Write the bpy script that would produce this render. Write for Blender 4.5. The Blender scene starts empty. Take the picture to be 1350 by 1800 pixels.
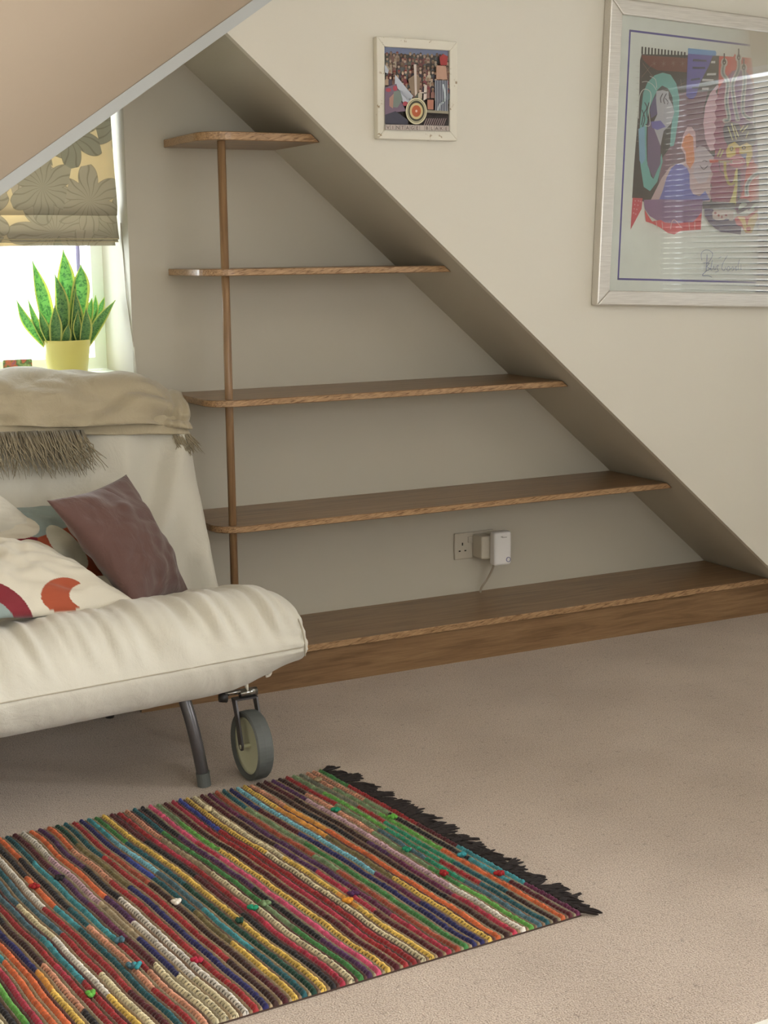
import bpy, bmesh, math, random
import numpy as np
from mathutils import Vector, Matrix, noise

# ---------------------------------------------------------------- camera
SC = bpy.context.scene
COL = SC.collection
M = ((0.887972, 0.091178, -0.450768), (-0.459769, 0.152858, -0.874784), (-0.010858, 0.984033, 0.177654))
F = 2515.74
CAM = Vector((0.0, -3.55872, 1.2))
MR = Matrix(M)
cam = bpy.data.cameras.new('camera')
cam.sensor_fit = 'VERTICAL'; cam.sensor_height = 36.0; cam.lens = F / 1800 * 36
cam.clip_start = 0.02; cam.clip_end = 100
cam_ob = bpy.data.objects.new('camera', cam); COL.objects.link(cam_ob)
cam_ob.matrix_world = Matrix.Translation(CAM) @ MR.to_4x4()
SC.camera = cam_ob

# ---------------------------------------------------------------- light
W = bpy.data.worlds.new('world'); SC.world = W; W.use_nodes = True
W.node_tree.nodes['Background'].inputs[0].default_value = (0.88, 0.94, 1.0, 1)
W.node_tree.nodes['Background'].inputs[1].default_value = 3.0
def area(name, loc, direction, sx, sy, power, color):
    l = bpy.data.lights.new(name, 'AREA'); l.shape = 'RECTANGLE'; l.size = sx; l.size_y = sy
    l.energy = power; l.color = color
    o = bpy.data.objects.new(name, l); COL.objects.link(o); o.location = loc
    o.rotation_euler = Vector(direction).to_track_quat('-Z', 'Y').to_euler()
    return o
# daylight at the back-left and right windows; the last two lamps are added
area('daylight_back_left', (0.60, 0.80, 1.35), (0, -1, -0.1), 1.3, 1.1, 52, (0.84, 0.94, 1.0))
area('daylight_right', (3.97, -1.0, 1.40), (-1, 0, 0.0), 1.05, 1.0, 17, (0.90, 0.93, 1.0))
area('added_key_right_far', (3.97, -3.15, 1.50), (-1, 0.12, 0.0), 1.8, 1.2, 196, (1.0, 0.992, 0.975))  # added key light, its window is invented to brighten the room
area('added_fill_behind', (1.6, -5.12, 1.55), (0, 1, 0.0), 1.9, 1.3, 18, (1.0, 0.97, 0.92))  # added fill light behind the camera, no source known there
vs = SC.view_settings
vs.view_transform = 'Standard'; vs.look = 'None'; vs.gamma = 1.0; vs.use_curve_mapping = False
vs.exposure = 0.40

# ---------------------------------------------------------------- helpers
def P(px, py, y):
    """world point where the sight line of a photo pixel meets the upright plane at depth y"""
    r = MR @ Vector((px - 675, -(py - 900), -F))
    return CAM + r * ((y - CAM.y) / r.y)
def PZ(px, py, z):
    r = MR @ Vector((px - 675, -(py - 900), -F))
    return CAM + r * ((z - CAM.z) / r.z)
def lin(c):
    return tuple(((x / 255) / 12.92 if x / 255 <= 0.04045 else ((x / 255 + 0.055) / 1.055) ** 2.4) for x in c[:3]) + (1.0,)
def link(o, parent=None):
    COL.objects.link(o)
    if parent is not None: o.parent = parent
    return o
def empty(name, label, cat, loc=(0, 0, 0), rz=0, group=None):
    o = bpy.data.objects.new(name, None); o.empty_display_size = 0.05
    o.location = loc; o.rotation_euler = (0, 0, rz); link(o)
    return tag(o, label, cat, group)
def tag(o, label=None, cat=None, group=None, kind=None):
    if label: o['label'] = label
    if cat: o['category'] = cat
    if group: o['group'] = group
    if kind: o['kind'] = kind
    return o
def mobj(name, verts, faces, mat, parent=None, smooth=False, mats=None, fm=None, world=True):
    me = bpy.data.meshes.new(name)
    if world and parent is not None:
        inv = Matrix.LocRotScale(parent.location, parent.rotation_euler, None).inverted() if parent.parent is None else \
              (Matrix.LocRotScale(parent.parent.location, parent.parent.rotation_euler, None)).inverted()
        verts = [inv @ Vector(v) for v in verts]
    me.from_pydata([tuple(v) for v in verts], [], faces); me.update()
    for m in (mats or [mat]): me.materials.append(m)
    if fm: me.polygons.foreach_set('material_index', fm)
    if smooth: me.polygons.foreach_set('use_smooth', [True] * len(me.polygons))
    return link(bpy.data.objects.new(name, me), parent)
def recalc(o):
    bm = bmesh.new(); bm.from_mesh(o.data); bmesh.ops.recalc_face_normals(bm, faces=bm.faces); bm.to_mesh(o.data); bm.free(); return o
def bevel(o, w, seg=2):
    bm = bmesh.new(); bm.from_mesh(o.data)
    bmesh.ops.recalc_face_normals(bm, faces=bm.faces)
    es = [e for e in bm.edges if len(e.link_faces) == 2 and e.calc_face_angle(0) > 0.5]
    bmesh.ops.bevel(bm, geom=es, offset=w, segments=seg, affect='EDGES', profile=0.5)
    bm.to_mesh(o.data); bm.free(); return o
def boxv(x0, x1, y0, y1, z0, z1):
    v = [(x, y, z) for z in (z0, z1) for y in (y0, y1) for x in (x0, x1)]
    f = [(0, 2, 3, 1), (4, 5, 7, 6), (0, 1, 5, 4), (2, 6, 7, 3), (0, 4, 6, 2), (1, 3, 7, 5)]
    return v, f
def box(name, b, mat, parent=None, bev=0, seg=2):
    v, f = boxv(*b); o = mobj(name, v, f, mat, parent)
    if bev: bevel(o, bev, seg)
    return o
def prism(outline, fn0, fn1):
    """closed outline of 2D points, two functions map them to the two caps"""
    n = len(outline); v = [fn0(*p) for p in outline] + [fn1(*p) for p in outline]
    f = [tuple(range(n))[::-1], tuple(range(n, 2 * n))] + [(i, (i + 1) % n, n + (i + 1) % n, n + i) for i in range(n)]
    return v, f
def tube(pts, r, n=8, closed=False):
    pts = [Vector(p) for p in pts]; v = []; f = []; N = len(pts)
    rr = r if isinstance(r, (list, tuple)) else [r] * N
    t0 = (pts[1] - pts[0]).normalized(); a = t0.orthogonal().normalized()
    for i, p in enumerate(pts):
        t = (pts[min(i + 1, N - 1)] - pts[max(i - 1, 0)]).normalized()
        a = (a - t * a.dot(t)).normalized(); b = t.cross(a)
        for k in range(n):
            an = 2 * math.pi * k / n; v.append(p + (a * math.cos(an) + b * math.sin(an)) * rr[i])
    for i in range(N - 1):
        for k in range(n): f.append((i * n + k, i * n + (k + 1) % n, (i + 1) * n + (k + 1) % n, (i + 1) * n + k))
    f.append(tuple(range(n))[::-1]); f.append(tuple(range((N - 1) * n, N * n)))
    return v, f
def merge(lst):
    V = []; Fc = []
    for v, f in lst:
        o = len(V); V += list(v); Fc += [tuple(i + o for i in q) for q in f]
    return V, Fc
def lathe(prof, c, axis, n=40):
    """prof: (radius, offset along axis) closed list"""
    axis = Vector(axis).normalized(); a = axis.orthogonal().normalized(); b = axis.cross(a); c = Vector(c)
    m = len(prof); v = []; f = []
    for k in range(n):
        an = 2 * math.pi * k / n; d = a * math.cos(an) + b * math.sin(an)
        for r, h in prof: v.append(c + d * r + axis * h)
    for k in range(n):
        for j in range(m - 1):
            f.append((k * m + j, k * m + j + 1, ((k + 1) % n) * m + j + 1, ((k + 1) % n) * m + j))
    return v, f
def spline(pts, n):
    """Catmull-Rom through 2D/3D points"""
    pts = [Vector(p) for p in pts]; out = []
    for i in range(len(pts) - 1):
        p0 = pts[max(i - 1, 0)]; p1 = pts[i]; p2 = pts[i + 1]; p3 = pts[min(i + 2, len(pts) - 1)]
        for k in range(n):
            t = k / n
            out.append(0.5 * ((2 * p1) + (p2 - p0) * t + (2 * p0 - 5 * p1 + 4 * p2 - p3) * t * t + (3 * p1 - p0 - 3 * p2 + p3) * t ** 3))
    out.append(pts[-1]); return out
def smooth_step(a, b, x):
    t = max(0, min(1, (x - a) / (b - a))); return t * t * (3 - 2 * t)
def nz(x, y, z=0.0): return noise.noise(Vector((x, y, z)))

# ---------------------------------------------------------------- materials
class NT:
    def __init__(s, name):
        s.m = bpy.data.materials.new(name); s.m.use_nodes = True; s.t = s.m.node_tree; s.n = s.t.nodes
        s.b = s.n['Principled BSDF']; s.out = s.n['Material Output']
    def add(s, kind, **kw):
        nd = s.n.new(kind)
        for k, v in kw.items():
            if k.startswith('i_'):
                key = k[2:].replace('_', ' ')
                nd.inputs[int(key) if key.isdigit() else key].default_value = v
            else: setattr(nd, k, v)
        return nd
    def l(s, a, b): s.t.links.new(a, b)
    def ramp(s, src, stops):
        r = s.n.new('ShaderNodeValToRGB'); e = r.color_ramp.elements
        while len(e) < len(stops): e.new(0.5)
        for q, (p, c) in zip(e, stops): q.position = p; q.color = c
        s.l(src, r.inputs[0]); return r.outputs[0]
    def bump(s, src, strength, dist=0.01, prev=None):
        b = s.add('ShaderNodeBump'); b.inputs['Strength'].default_value = strength; b.inputs['Distance'].default_value = dist
        s.l(src, b.inputs['Height'])
        if prev is not None: s.l(prev, b.inputs['Normal'])
        s.l(b.outputs[0], s.b.inputs['Normal']); return b.outputs[0]
def scaled(t, sc, rot=(0, 0, 0)):
    c = t.add('ShaderNodeTexCoord'); mp = t.add('ShaderNodeMapping'); src = c.outputs['Object']
    if any(rot):
        m0 = t.add('ShaderNodeMapping'); m0.inputs['Rotation'].default_value = rot; t.l(src, m0.inputs[0]); src = m0.outputs[0]
    t.l(src, mp.inputs[0])
    mp.inputs['Scale'].default_value = sc; return mp.outputs[0]
def plain(name, rgb, rough=0.6, metal=0.0, var=0.08, scale=8, bump=0.0, bscale=200, spec=0.5, sheen=0.0, coat=0.0):
    t = NT(name); c = lin(rgb); co = scaled(t, (1, 1, 1))
    nt = t.add('ShaderNodeTexNoise', i_Scale=scale, i_Detail=4.0); t.l(co, nt.inputs['Vector'])
    lo = tuple(x * (1 - var) for x in c[:3]) + (1,); hi = tuple(min(1, x * (1 + var)) for x in c[:3]) + (1,)
    t.l(t.ramp(nt.outputs[0], [(0.3, lo), (0.7, hi)]), t.b.inputs['Base Color'])
    t.b.inputs['Roughness'].default_value = rough; t.b.inputs['Metallic'].default_value = metal
    t.b.inputs['Specular IOR Level'].default_value = spec
    t.b.inputs['Sheen Weight'].default_value = sheen; t.b.inputs['Coat Weight'].default_value = coat
    if bump:
        n2 = t.add('ShaderNodeTexNoise', i_Scale=bscale, i_Detail=3.0); t.l(co, n2.inputs['Vector']); t.bump(n2.outputs[0], bump, 0.002)
    return t.m
def oak(name, rot=(0, 0, 0), dark=1.0, end=False, rough=0.30, vert=False):
    t = NT(name)
    co = scaled(t, (14, 14, 1) if vert else (1.0, 14, 14) if not end else (9, 70, 70), rot)
    n1 = t.add('ShaderNodeTexNoise', i_Scale=4.0, i_Detail=6.0, i_Roughness=0.6, i_Distortion=0.6); t.l(co, n1.inputs['Vector'])
    co2 = scaled(t, (120, 120, 4) if vert else (4, 120, 120), rot)
    n2 = t.add('ShaderNodeTexNoise', i_Scale=3.0, i_Detail=3.0); t.l(co2, n2.inputs['Vector'])
    k = dark
    if not end: st = [(0.28, (0.17 * k, 0.096 * k, 0.046 * k, 1)), (0.5, (0.285 * k, 0.170 * k, 0.086 * k, 1)), (0.72, (0.36 * k, 0.228 * k, 0.12 * k, 1))]
    else: st = [(0.36, (0.16 * k, 0.085 * k, 0.038 * k, 1)), (0.48, (0.36 * k, 0.22 * k, 0.115 * k, 1)), (0.66, (0.47 * k, 0.31 * k, 0.17 * k, 1))]
    c1 = t.ramp(n1.outputs[0], st)
    mx = t.add('ShaderNodeMix', data_type='RGBA', blend_type='MULTIPLY'); mx.inputs[0].default_value = 0.35
    t.l(c1, mx.inputs[6]); t.l(t.ramp(n2.outputs[0], [(0.35, (0.6, 0.55, 0.5, 1)), (0.6, (1, 1, 1, 1))]), mx.inputs[7])
    t.l(mx.outputs[2], t.b.inputs['Base Color']); t.b.inputs['Roughness'].default_value = rough
    t.bump(n2.outputs[0], 0.12, 0.001); return t.m
def attr_mat(name, rough=0.8, bump=0.0, bscale=300, sheen=0.2):
    t = NT(name); a = t.add('ShaderNodeVertexColor', layer_name='Col'); t.l(a.outputs[0], t.b.inputs['Base Color'])
    t.b.inputs['Roughness'].default_value = rough; t.b.inputs['Sheen Weight'].default_value = sheen; t.b.inputs['Specular IOR Level'].default_value = 0.25
    if bump:
        n2 = t.add('ShaderNodeTexNoise', i_Scale=bscale, i_Detail=2.0); t.l(scaled(t, (1, 1, 1)), n2.inputs['Vector']); t.bump(n2.outputs[0], bump, 0.002)
    return t.m
def flat(name, rgb, rough=0.75):
    return plain(name, rgb, rough, var=0.03, scale=20, spec=0.2)

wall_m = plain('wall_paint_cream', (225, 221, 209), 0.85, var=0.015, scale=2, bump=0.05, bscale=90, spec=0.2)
wall_in = plain('wall_paint_alcove_shaded', (196, 190, 175), 0.85, var=0.015, scale=2, bump=0.05, bscale=90, spec=0.2)  # wall paint darkened, the alcove's shade is put into the colour
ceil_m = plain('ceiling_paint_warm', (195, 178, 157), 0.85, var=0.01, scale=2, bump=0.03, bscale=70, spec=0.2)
fascia_m = plain('trim_paint_grey_white', (196, 200, 200), 0.7, var=0.01, spec=0.3)
white_gloss = plain('white_gloss_paint', (238, 240, 236), 0.35, var=0.01)
def carpet_mat():
    t = NT('carpet_beige'); co = scaled(t, (1, 1, 1))
    a = t.add('ShaderNodeTexNoise', i_Scale=330.0, i_Detail=3.0); t.l(co, a.inputs['Vector'])
    b = t.add('ShaderNodeTexNoise', i_Scale=3.5, i_Detail=4.0); t.l(co, b.inputs['Vector'])
    c = t.add('ShaderNodeTexNoise', i_Scale=60.0, i_Detail=4.0, i_Roughness=0.7); t.l(co, c.inputs['Vector'])
    base = t.ramp(a.outputs[0], [(0.3, lin((144, 126, 111))), (0.50, lin((192, 174, 158))), (0.72, lin((220, 204, 188)))])
    m1 = t.add('ShaderNodeMix', data_type='RGBA', blend_type='MULTIPLY'); m1.inputs[0].default_value = 1
    t.l(base, m1.inputs[6]); t.l(t.ramp(b.outputs[0], [(0.35, (0.86, 0.85, 0.84, 1)), (0.65, (1, 1, 1, 1))]), m1.inputs[7])
    m2 = t.add('ShaderNodeMix', data_type='RGBA', blend_type='MULTIPLY'); m2.inputs[0].default_value = 1
    t.l(m1.outputs[2], m2.inputs[6]); t.l(t.ramp(c.outputs[0], [(0.28, (0.62, 0.6, 0.58, 1)), (0.42, (1, 1, 1, 1))]), m2.inputs[7])
    t.l(m2.outputs[2], t.b.inputs['Base Color']); t.b.inputs['Roughness'].default_value = 1.0
    t.b.inputs['Specular IOR Level'].default_value = 0.1; t.b.inputs['Sheen Weight'].default_value = 0.3
    nb = t.bump(c.outputs[0], 0.5, 0.006); t.bump(a.outputs[0], 0.7, 0.004, nb); return t.m
carpet = carpet_mat()
oak_top = oak('oak_top'); oak_edge = oak('oak_edge_grain', (0, math.radians(13), 0), 1.15, True)
oak_plinth = oak('oak_plinth', dark=0.95); oak_pole = oak('oak_pole', dark=1.0, vert=True)
def glass_mat():
    t = NT('pane_glass'); tr = t.add('ShaderNodeBsdfTransparent'); gl = t.add('ShaderNodeBsdfGlossy'); gl.inputs['Roughness'].default_value = 0.015
    fr = t.add('ShaderNodeFresnel'); fr.inputs[0].default_value = 1.5; mx = t.add('ShaderNodeMixShader')
    t.l(fr.outputs[0], mx.inputs[0]); t.l(tr.outputs[0], mx.inputs[1]); t.l(gl.outputs[0], mx.inputs[2]); t.l(mx.outputs[0], t.out.inputs[0]); return t.m
glass = glass_mat()

# ================================================================ THE ROOM
YW = -0.0885                                # face of the front wall, proud of the shelving
D = 0.317                                   # depth of the alcove behind the front wall
SM = 0.85277
def S(x): return 2.90744 - SM * x          # right roof slope, lower edge in the front wall plane
_la, _lb = P(0, 344, YW), P(478, 0, YW); LM = (_lb.z - _la.z) / (_lb.x - _la.x)
def L(x): return _la.z + LM * (x - _la.x)                               # left ceiling edge
xa = (S(0) - L(0)) / (LM + SM); za = L(xa)                          # apex of the opening
XR = 3.80; XL = -1.0; YB = -5.0; H = 2.4
xs0 = S(0) / SM
def struct(o): o['kind'] = 'structure'; return o
struct(mobj('floor', [(XL, YB, 0), (XR, YB, 0), (XR, 0.7, 0), (XL, 0.7, 0)], [(0, 1, 2, 3)], carpet))
xt = (H - L(0)) / LM
# front wall with the pictures: everything right of the two slopes, 25 mm plaster edge
o, = [struct(mobj('wall_front', *prism([(xa, za), (xs0, 0), (XR, 0), (XR, H), (xt, H)], lambda x, z: (x, YW, z), lambda x, z: (x, YW + 0.02, z)), wall_m))]
recalc(o)
# right slope soffit from the wall face back to the alcove wall
sx1 = 1.1
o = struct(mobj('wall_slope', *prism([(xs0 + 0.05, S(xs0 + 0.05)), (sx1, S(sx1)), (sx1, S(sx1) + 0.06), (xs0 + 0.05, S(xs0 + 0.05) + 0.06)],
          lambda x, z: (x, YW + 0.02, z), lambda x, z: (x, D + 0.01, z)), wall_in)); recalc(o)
# window bay ceiling over the left part
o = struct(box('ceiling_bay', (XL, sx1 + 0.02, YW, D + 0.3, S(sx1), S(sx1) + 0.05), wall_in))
# back wall of the alcove with the window hole, 30 cm deep reveal
WX0, WX1, WZ0, WZ1 = 0.15, 1.217, 0.855, 1.80
TH = 0.31
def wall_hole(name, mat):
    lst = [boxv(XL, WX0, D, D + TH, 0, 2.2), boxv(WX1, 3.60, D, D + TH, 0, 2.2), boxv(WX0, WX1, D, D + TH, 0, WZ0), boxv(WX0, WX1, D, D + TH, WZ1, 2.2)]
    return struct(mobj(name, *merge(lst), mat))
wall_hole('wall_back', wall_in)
# left ceiling: warm sloping panel rising towards the room, over a pale edging strip
th = 0.03
def up(x, k): return (x, -k, max(L(x), L(0.35)) + th + k)
kx = 0.35
def panel(p): return p
a0 = (XL, YW, L(kx) + th); a1 = (kx, YW, L(kx) + th); a2 = (xt - th / LM, YW, H)
b0 = (XL, YW - (H - L(kx) - th), H); b1 = (kx, YW - (H - L(kx) - th), H)
v = [a0, a1, b1, b0, a2]; off = Vector((0, 0.04, 0.05))
v2 = v + [tuple(Vector(p) + off) for p in v]
o = struct(mobj('ceiling_slope', v2, [(0, 1, 2, 3), (1, 4, 2), (5, 8, 7, 6), (6, 7, 9), (0, 3, 8, 5), (0, 5, 6, 1), (1, 6, 9, 4), (2, 4, 9, 7), (3, 2, 7, 8)], ceil_m)); recalc(o)
o = struct(mobj('trim_1', *prism([(XL, L(kx)), (kx, L(kx)), (xt - 0.001, H - 0.001), (xt - th / LM, H), (kx - 0.001, L(kx) + th + 0.004), (XL, L(kx) + th + 0.004)],
          lambda x, z: (x, YW - 0.006, z), lambda x, z: (x, YW + 0.03, z)), fascia_m)); recalc(o)
# rest of the shell
struct(mobj('ceiling', *boxv(XL, XR, YB, 0.02, H, H + 0.05), wall_m))
struct(mobj('wall_left', *boxv(XL - 0.05, XL, YB, 0.7, 0, H), wall_m))
def wall_x(name, x0, x1, holes):
    y0h, y1h, z0h, z1h = holes
    return struct(mobj(name, *merge([boxv(x0, x1, YB, y0h, 0, H), boxv(x0, x1, y1h, 0.02, 0, H), boxv(x0, x1, y0h, y1h, 0, z0h), boxv(x0, x1, y0h, y1h, z1h, H)]), wall_m))
struct(mobj('wall_right', *merge([boxv(XR, XR + 0.1, YB, 0.02, 0, 0.92), boxv(XR, XR + 0.1, YB, 0.02, 2.05, H), boxv(XR, XR + 0.1, YB, -4.0, 0.92, 2.05),
     boxv(XR, XR + 0.1, -2.3, -1.50, 0.92, 2.05), boxv(XR, XR + 0.1, -0.50, 0.02, 0.92, 2.05), boxv(XR, XR + 0.1, -1.50, -0.50, 1.86, 2.05)]), wall_m))
BX0, BX1, BZ0, BZ1 = 0.7, 2.5, 0.95, 2.15
struct(mobj('wall_behind', *merge([boxv(XL, BX0, YB - 0.1, YB, 0, H), boxv(BX1, XR, YB - 0.1, YB, 0, H), boxv(BX0, BX1, YB - 0.1, YB, 0, BZ0), boxv(BX0, BX1, YB - 0.1, YB, BZ1, H)]), wall_m))
def window(name, axis, pos, a0, a1, z0, z1, mull, t=0.05, w=0.035):
    """frame bars and glass pane, axis 'y': the window lies across x at depth pos"""
    root = struct(bpy.data.objects.new(name, None)); link(root)
    def bx(u0, u1, zz0, zz1, d0, d1): return boxv(u0, u1, d0, d1, zz0, zz1) if axis == 'y' else boxv(d0, d1, u0, u1, zz0, zz1)
    lst = [bx(a0, a0 + w, z0, z1, pos, pos + t), bx(a1 - w, a1, z0, z1, pos, pos + t), bx(a0 + w, a1 - w, z0, z0 + w, pos, pos + t), bx(a0 + w, a1 - w, z1 - w, z1, pos, pos + t)]
    lst += [bx(m - w / 2, m + w / 2, z0 + w, z1 - w, pos, pos + t) for m in mull]
    mobj('window_frame', *merge(lst), white_gloss, root)
    us = [a0 + w] + [q for m in mull for q in (m - w / 2, m + w / 2)] + [a1 - w]
    for i in range(0, len(us), 2):
        mobj('pane', *bx(us[i], us[i + 1], z0 + w, z1 - w, pos + t / 2, pos + t / 2 + 0.004), glass, root)
    return root
w1 = window('window_1', 'y', 0.575, WX0, WX1, WZ0 + 0.02, WZ1, [0.52])
box('window_sill', (WX0 + 0.002, WX1 - 0.002, D + 0.003, 0.575, WZ0, WZ0 + 0.02), white_gloss, w1, 0.004)
window('window_2', 'x', XR + 0.03, -1.50, -0.50, 0.92, 1.86, [])
window('window_4_added', 'x', XR + 0.03, -4.0, -2.3, 0.92, 2.05, [-3.15])  # unseen window, added as an opening for the key light
window('window_3_added', 'y', YB - 0.08, BX0, BX1, BZ0, BZ1, [1.6])  # unseen opening added to let the fill light in
# ================================================================ SHELVING
unit = empty('shelving_unit', 'built-in oak shelving of four floating shelves on one round pole over a long plinth', 'shelving', (1.39, 0.15, 0))
def slab(name, z0, z1, yf, parent, xl=1.328, base=False, mat2=None):
    """a shelf: D corner on the left, cut to the slope on the right"""
    zt = z1
    def xr(z): return (S(0) - z) / SM
    r = 0.075; out = [(xl, D), (xl, yf + r)]
    for k in range(1, 9):
        a = math.pi + k / 8 * math.pi / 2; out.append((xl + r + r * math.cos(a), yf + r + r * math.sin(a)))
    n = len(out); v = []
    for z in (z0, z1):
        v += [(x, y, z) for x, y in out] + [(xr(z) - 0.002, yf, z), (xr(z) - 0.002, D, z)]
    m = n + 2
    f = [tuple(range(m))[::-1], tuple(range(m, 2 * m))] + [(i, (i + 1) % m, m + (i + 1) % m, m + i) for i in range(m)]
    fm = [0, 0] + [1 if (1 <= i <= n - 1) else 0 for i in range(m)]
    o = mobj(name, v, f, None, parent, mats=[oak_top, oak_edge], fm=fm); bevel(o, 0.0018, 1)
    for p in o.data.polygons:
        if abs(p.normal.z) < 0.5 and p.normal.y < 0.3: p.material_index = 1
        else: p.material_index = 0
    return o
k = 12 / 13
slab('shelf', 1.4930, 1.5150, 0.004, unit)
slab('shelf', 1.1465, 1.1650, 0.011, unit)
slab('shelf', 0.8003, 0.8188, 0.011, unit)
slab('shelf', 0.4569, 0.4754, 0.011, unit, xl=1.338)
o = mobj('pole', *tube([(1.390, 0.040, 0.12), (1.390, 0.040, 1.495)], 0.0110, 20), oak_pole, unit, smooth=True)
# long bottom board and plinth
def xr(z): return (S(0) - z) / SM
bo = mobj('base_board', *prism([(1.1, 0.103), (1.1, 0.122), (xr(0.122) - 0.001, 0.122), (xr(0.103) - 0.001, 0.103)], lambda x, z: (x, -0.010, z), lambda x, z: (x, D, z)), oak_top, unit); bevel(bo, 0.002, 1)
bo.data.materials.append(oak_edge)
for p in bo.data.polygons:
    if p.normal.y < -0.6: p.material_index = 1
pl = mobj('plinth', *prism([(1.1, 0.0), (1.1, 0.103), (xs0 - 0.12, 0.103), (xs0 - 0.002, 0.0)], lambda x, z: (x, 0.0, z), lambda x, z: (x, 0.018, z)), oak_plinth, unit)

# ================================================================ SOCKET, ADAPTER, CABLE
plast = plain('white_plastic_aged', (196, 188, 172), 0.4, var=0.02)
plast_w = plain('white_plastic', (232, 230, 228), 0.35, var=0.01)
dark = plain('dark_hole', (40, 34, 28), 0.8)
sx, sz = 2.245, 0.2345
SH = Vector((-0.119, -0.020, 0))
sock = empty('double_socket', 'white double wall socket with one free outlet above the bottom board', 'socket', (sx + 0.073, D, sz + 0.043))
box('faceplate', (sx, sx + 0.146, D - 0.009, D - 0.0005, sz, sz + 0.086), plast, sock, 0.003)
for cx in (0.056, 0.092): box('switch', (sx + cx - 0.008, sx + cx + 0.008, D - 0.014, D - 0.008, sz + 0.052, sz + 0.072), plast, sock, 0.002)
for hx, hz, w, h in ((0.028, 0.050, 0.004, 0.009), (0.0175, 0.028, 0.0065, 0.004), (0.0385, 0.028, 0.0065, 0.004)):
    box('pin_hole', (sx + hx - w / 2, sx + hx + w / 2, D - 0.0098, D - 0.006, sz + hz - h / 2, sz + hz + h / 2), dark, sock)
ad = empty('plug_in_adapter', 'white plug-in network adapter with a small round button in the right outlet', 'adapter', (2.47, 0.27, 0.27))
D0 = 0.337
box('plug', (2.428, 2.478, 0.270, D0 - 0.0095, 0.240, 0.314), plast, ad, 0.005)
o = box('body', (2.456, 2.519, 0.235, 0.269, 0.222, 0.330), plast_w, ad, 0.008, 3)
mobj('button', *lathe([(0.0, 0.0), (0.0, -0.001), (0.0075, -0.001), (0.0075, 0.0)], (2.506, 0.2352, 0.2395), (0, 1, 0), 20), plast_w, ad)
mobj('button_ring', *lathe([(0.0062, 0.0), (0.0062, -0.0016), (0.0082, -0.0016), (0.0082, 0.0)], (2.506, 0.2352, 0.2395), (0, 1, 0), 24), plain('blue_grey_ring', (110, 112, 150), 0.4), ad)
box('wordmark', (2.482, 2.500, 0.2342, 0.2352, 0.3115, 0.3135), plain('grey_print', (150, 146, 142), 0.5), ad)
box('wordmark', (2.478, 2.486, 0.2342, 0.2352, 0.3135, 0.3165), plain('grey_print_small', (160, 156, 152), 0.5), ad)
ad.location += SH
cb = mobj('power_cable', *tube(spline([(2.474, 0.27, 0.226), (2.470, 0.272, 0.205), (2.458, 0.285, 0.17), (2.447, 0.300, 0.143), (2.4445, 0.305, 0.1255)], 8), 0.0036, 10), plain('grey_cable', (168, 156, 138), 0.5), smooth=True)
cb.location += SH
tag(cb, 'thin grey cable running from the adapter down to the bottom board', 'cable')

# ================================================================ SMALL PICTURE
frame_w = NT('distressed_white_frame')
co = scaled(frame_w, (1, 1, 1)); n1 = frame_w.add('ShaderNodeTexNoise', i_Scale=38.0, i_Detail=5.0, i_Roughness=0.7); frame_w.l(co, n1.inputs['Vector'])
frame_w.l(frame_w.ramp(n1.outputs[0], [(0.62, lin((228, 224, 210))), (0.66, lin((168, 150, 122)))]), frame_w.b.inputs['Base Color']); frame_w.b.inputs['Roughness'].default_value = 0.7
frame_w = frame_w.m
fmats = {}
def fcol(rgb, haze=True):
    if haze: rgb = tuple(c * 0.84 + 36 for c in rgb)  # haze of the glass reflection mixed into the ink colours
    rgb = tuple(int(max(0, min(255, round(c / 6) * 6))) for c in rgb)
    if rgb not in fmats: fmats[rgb] = flat('ink_%d_%d_%d' % rgb, rgb)
    return fmats[rgb]
class Print:
    """stack of thin ink shapes on one paper: one mesh"""
    def __init__(s, map2, yback, step=0.00012): s.map = map2; s.y = yback; s.step = step; s.n = 0; s.v = []; s.f = []; s.fm = []; s.mats = []
    def poly(s, pts, rgb, raw=False):
        m = fcol(rgb)
        if m not in s.mats: s.mats.append(m)
        y = s.y - s.n * s.step; s.n += 1; o = len(s.v)
        s.v += [s.map(u, v, y) for u, v in pts]; s.f.append(tuple(range(o, o + len(pts)))); s.fm.append(s.mats.index(m))
    def many(s, polys, rgb):
        m = fcol(rgb)
        if m not in s.mats: s.mats.append(m)
        y = s.y - s.n * s.step; s.n += 1
        for pts in polys:
            o = len(s.v); s.v += [s.map(u, v, y) for u, v in pts]; s.f.append(tuple(range(o, o + len(pts)))); s.fm.append(s.mats.index(m))
    def ell(s, cx, cy, rx, ry, n=24, a=0): 
        return [(cx + rx * math.cos(t) * math.cos(a) - ry * math.sin(t) * math.sin(a), cy + rx * math.cos(t) * math.sin(a) + ry * math.sin(t) * math.cos(a)) for t in [2 * math.pi * i / n for i in range(n)]]
    def line(s, pts, w, n=6, smooth=True):
        q = spline([(a, b, 0) for a, b in pts], n) if smooth else [Vector((a, b, 0)) for a, b in pts]
        out = []
        for i in range(len(q) - 1):
            d = (q[i + 1] - q[i]); 
            if d.length < 1e-6: continue
            d.normalize(); p = Vector((-d.y, d.x, 0)) * w / 2; e = d * w * 0.25
            out.append([tuple((q[i] - e + p)[:2]), tuple((q[i + 1] + e + p)[:2]), tuple((q[i + 1] + e - p)[:2]), tuple((q[i] - e - p)[:2])])
        return out
    def build(s, name, parent):
        return mobj(name, s.v, s.f, None, parent, mats=s.mats, fm=s.fm)
def smap(u, v, y): return P(630 + u / 6.43, 40 + v / 6.43, y)
FY = YW - 0.022                      # front face of the small frame
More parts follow.
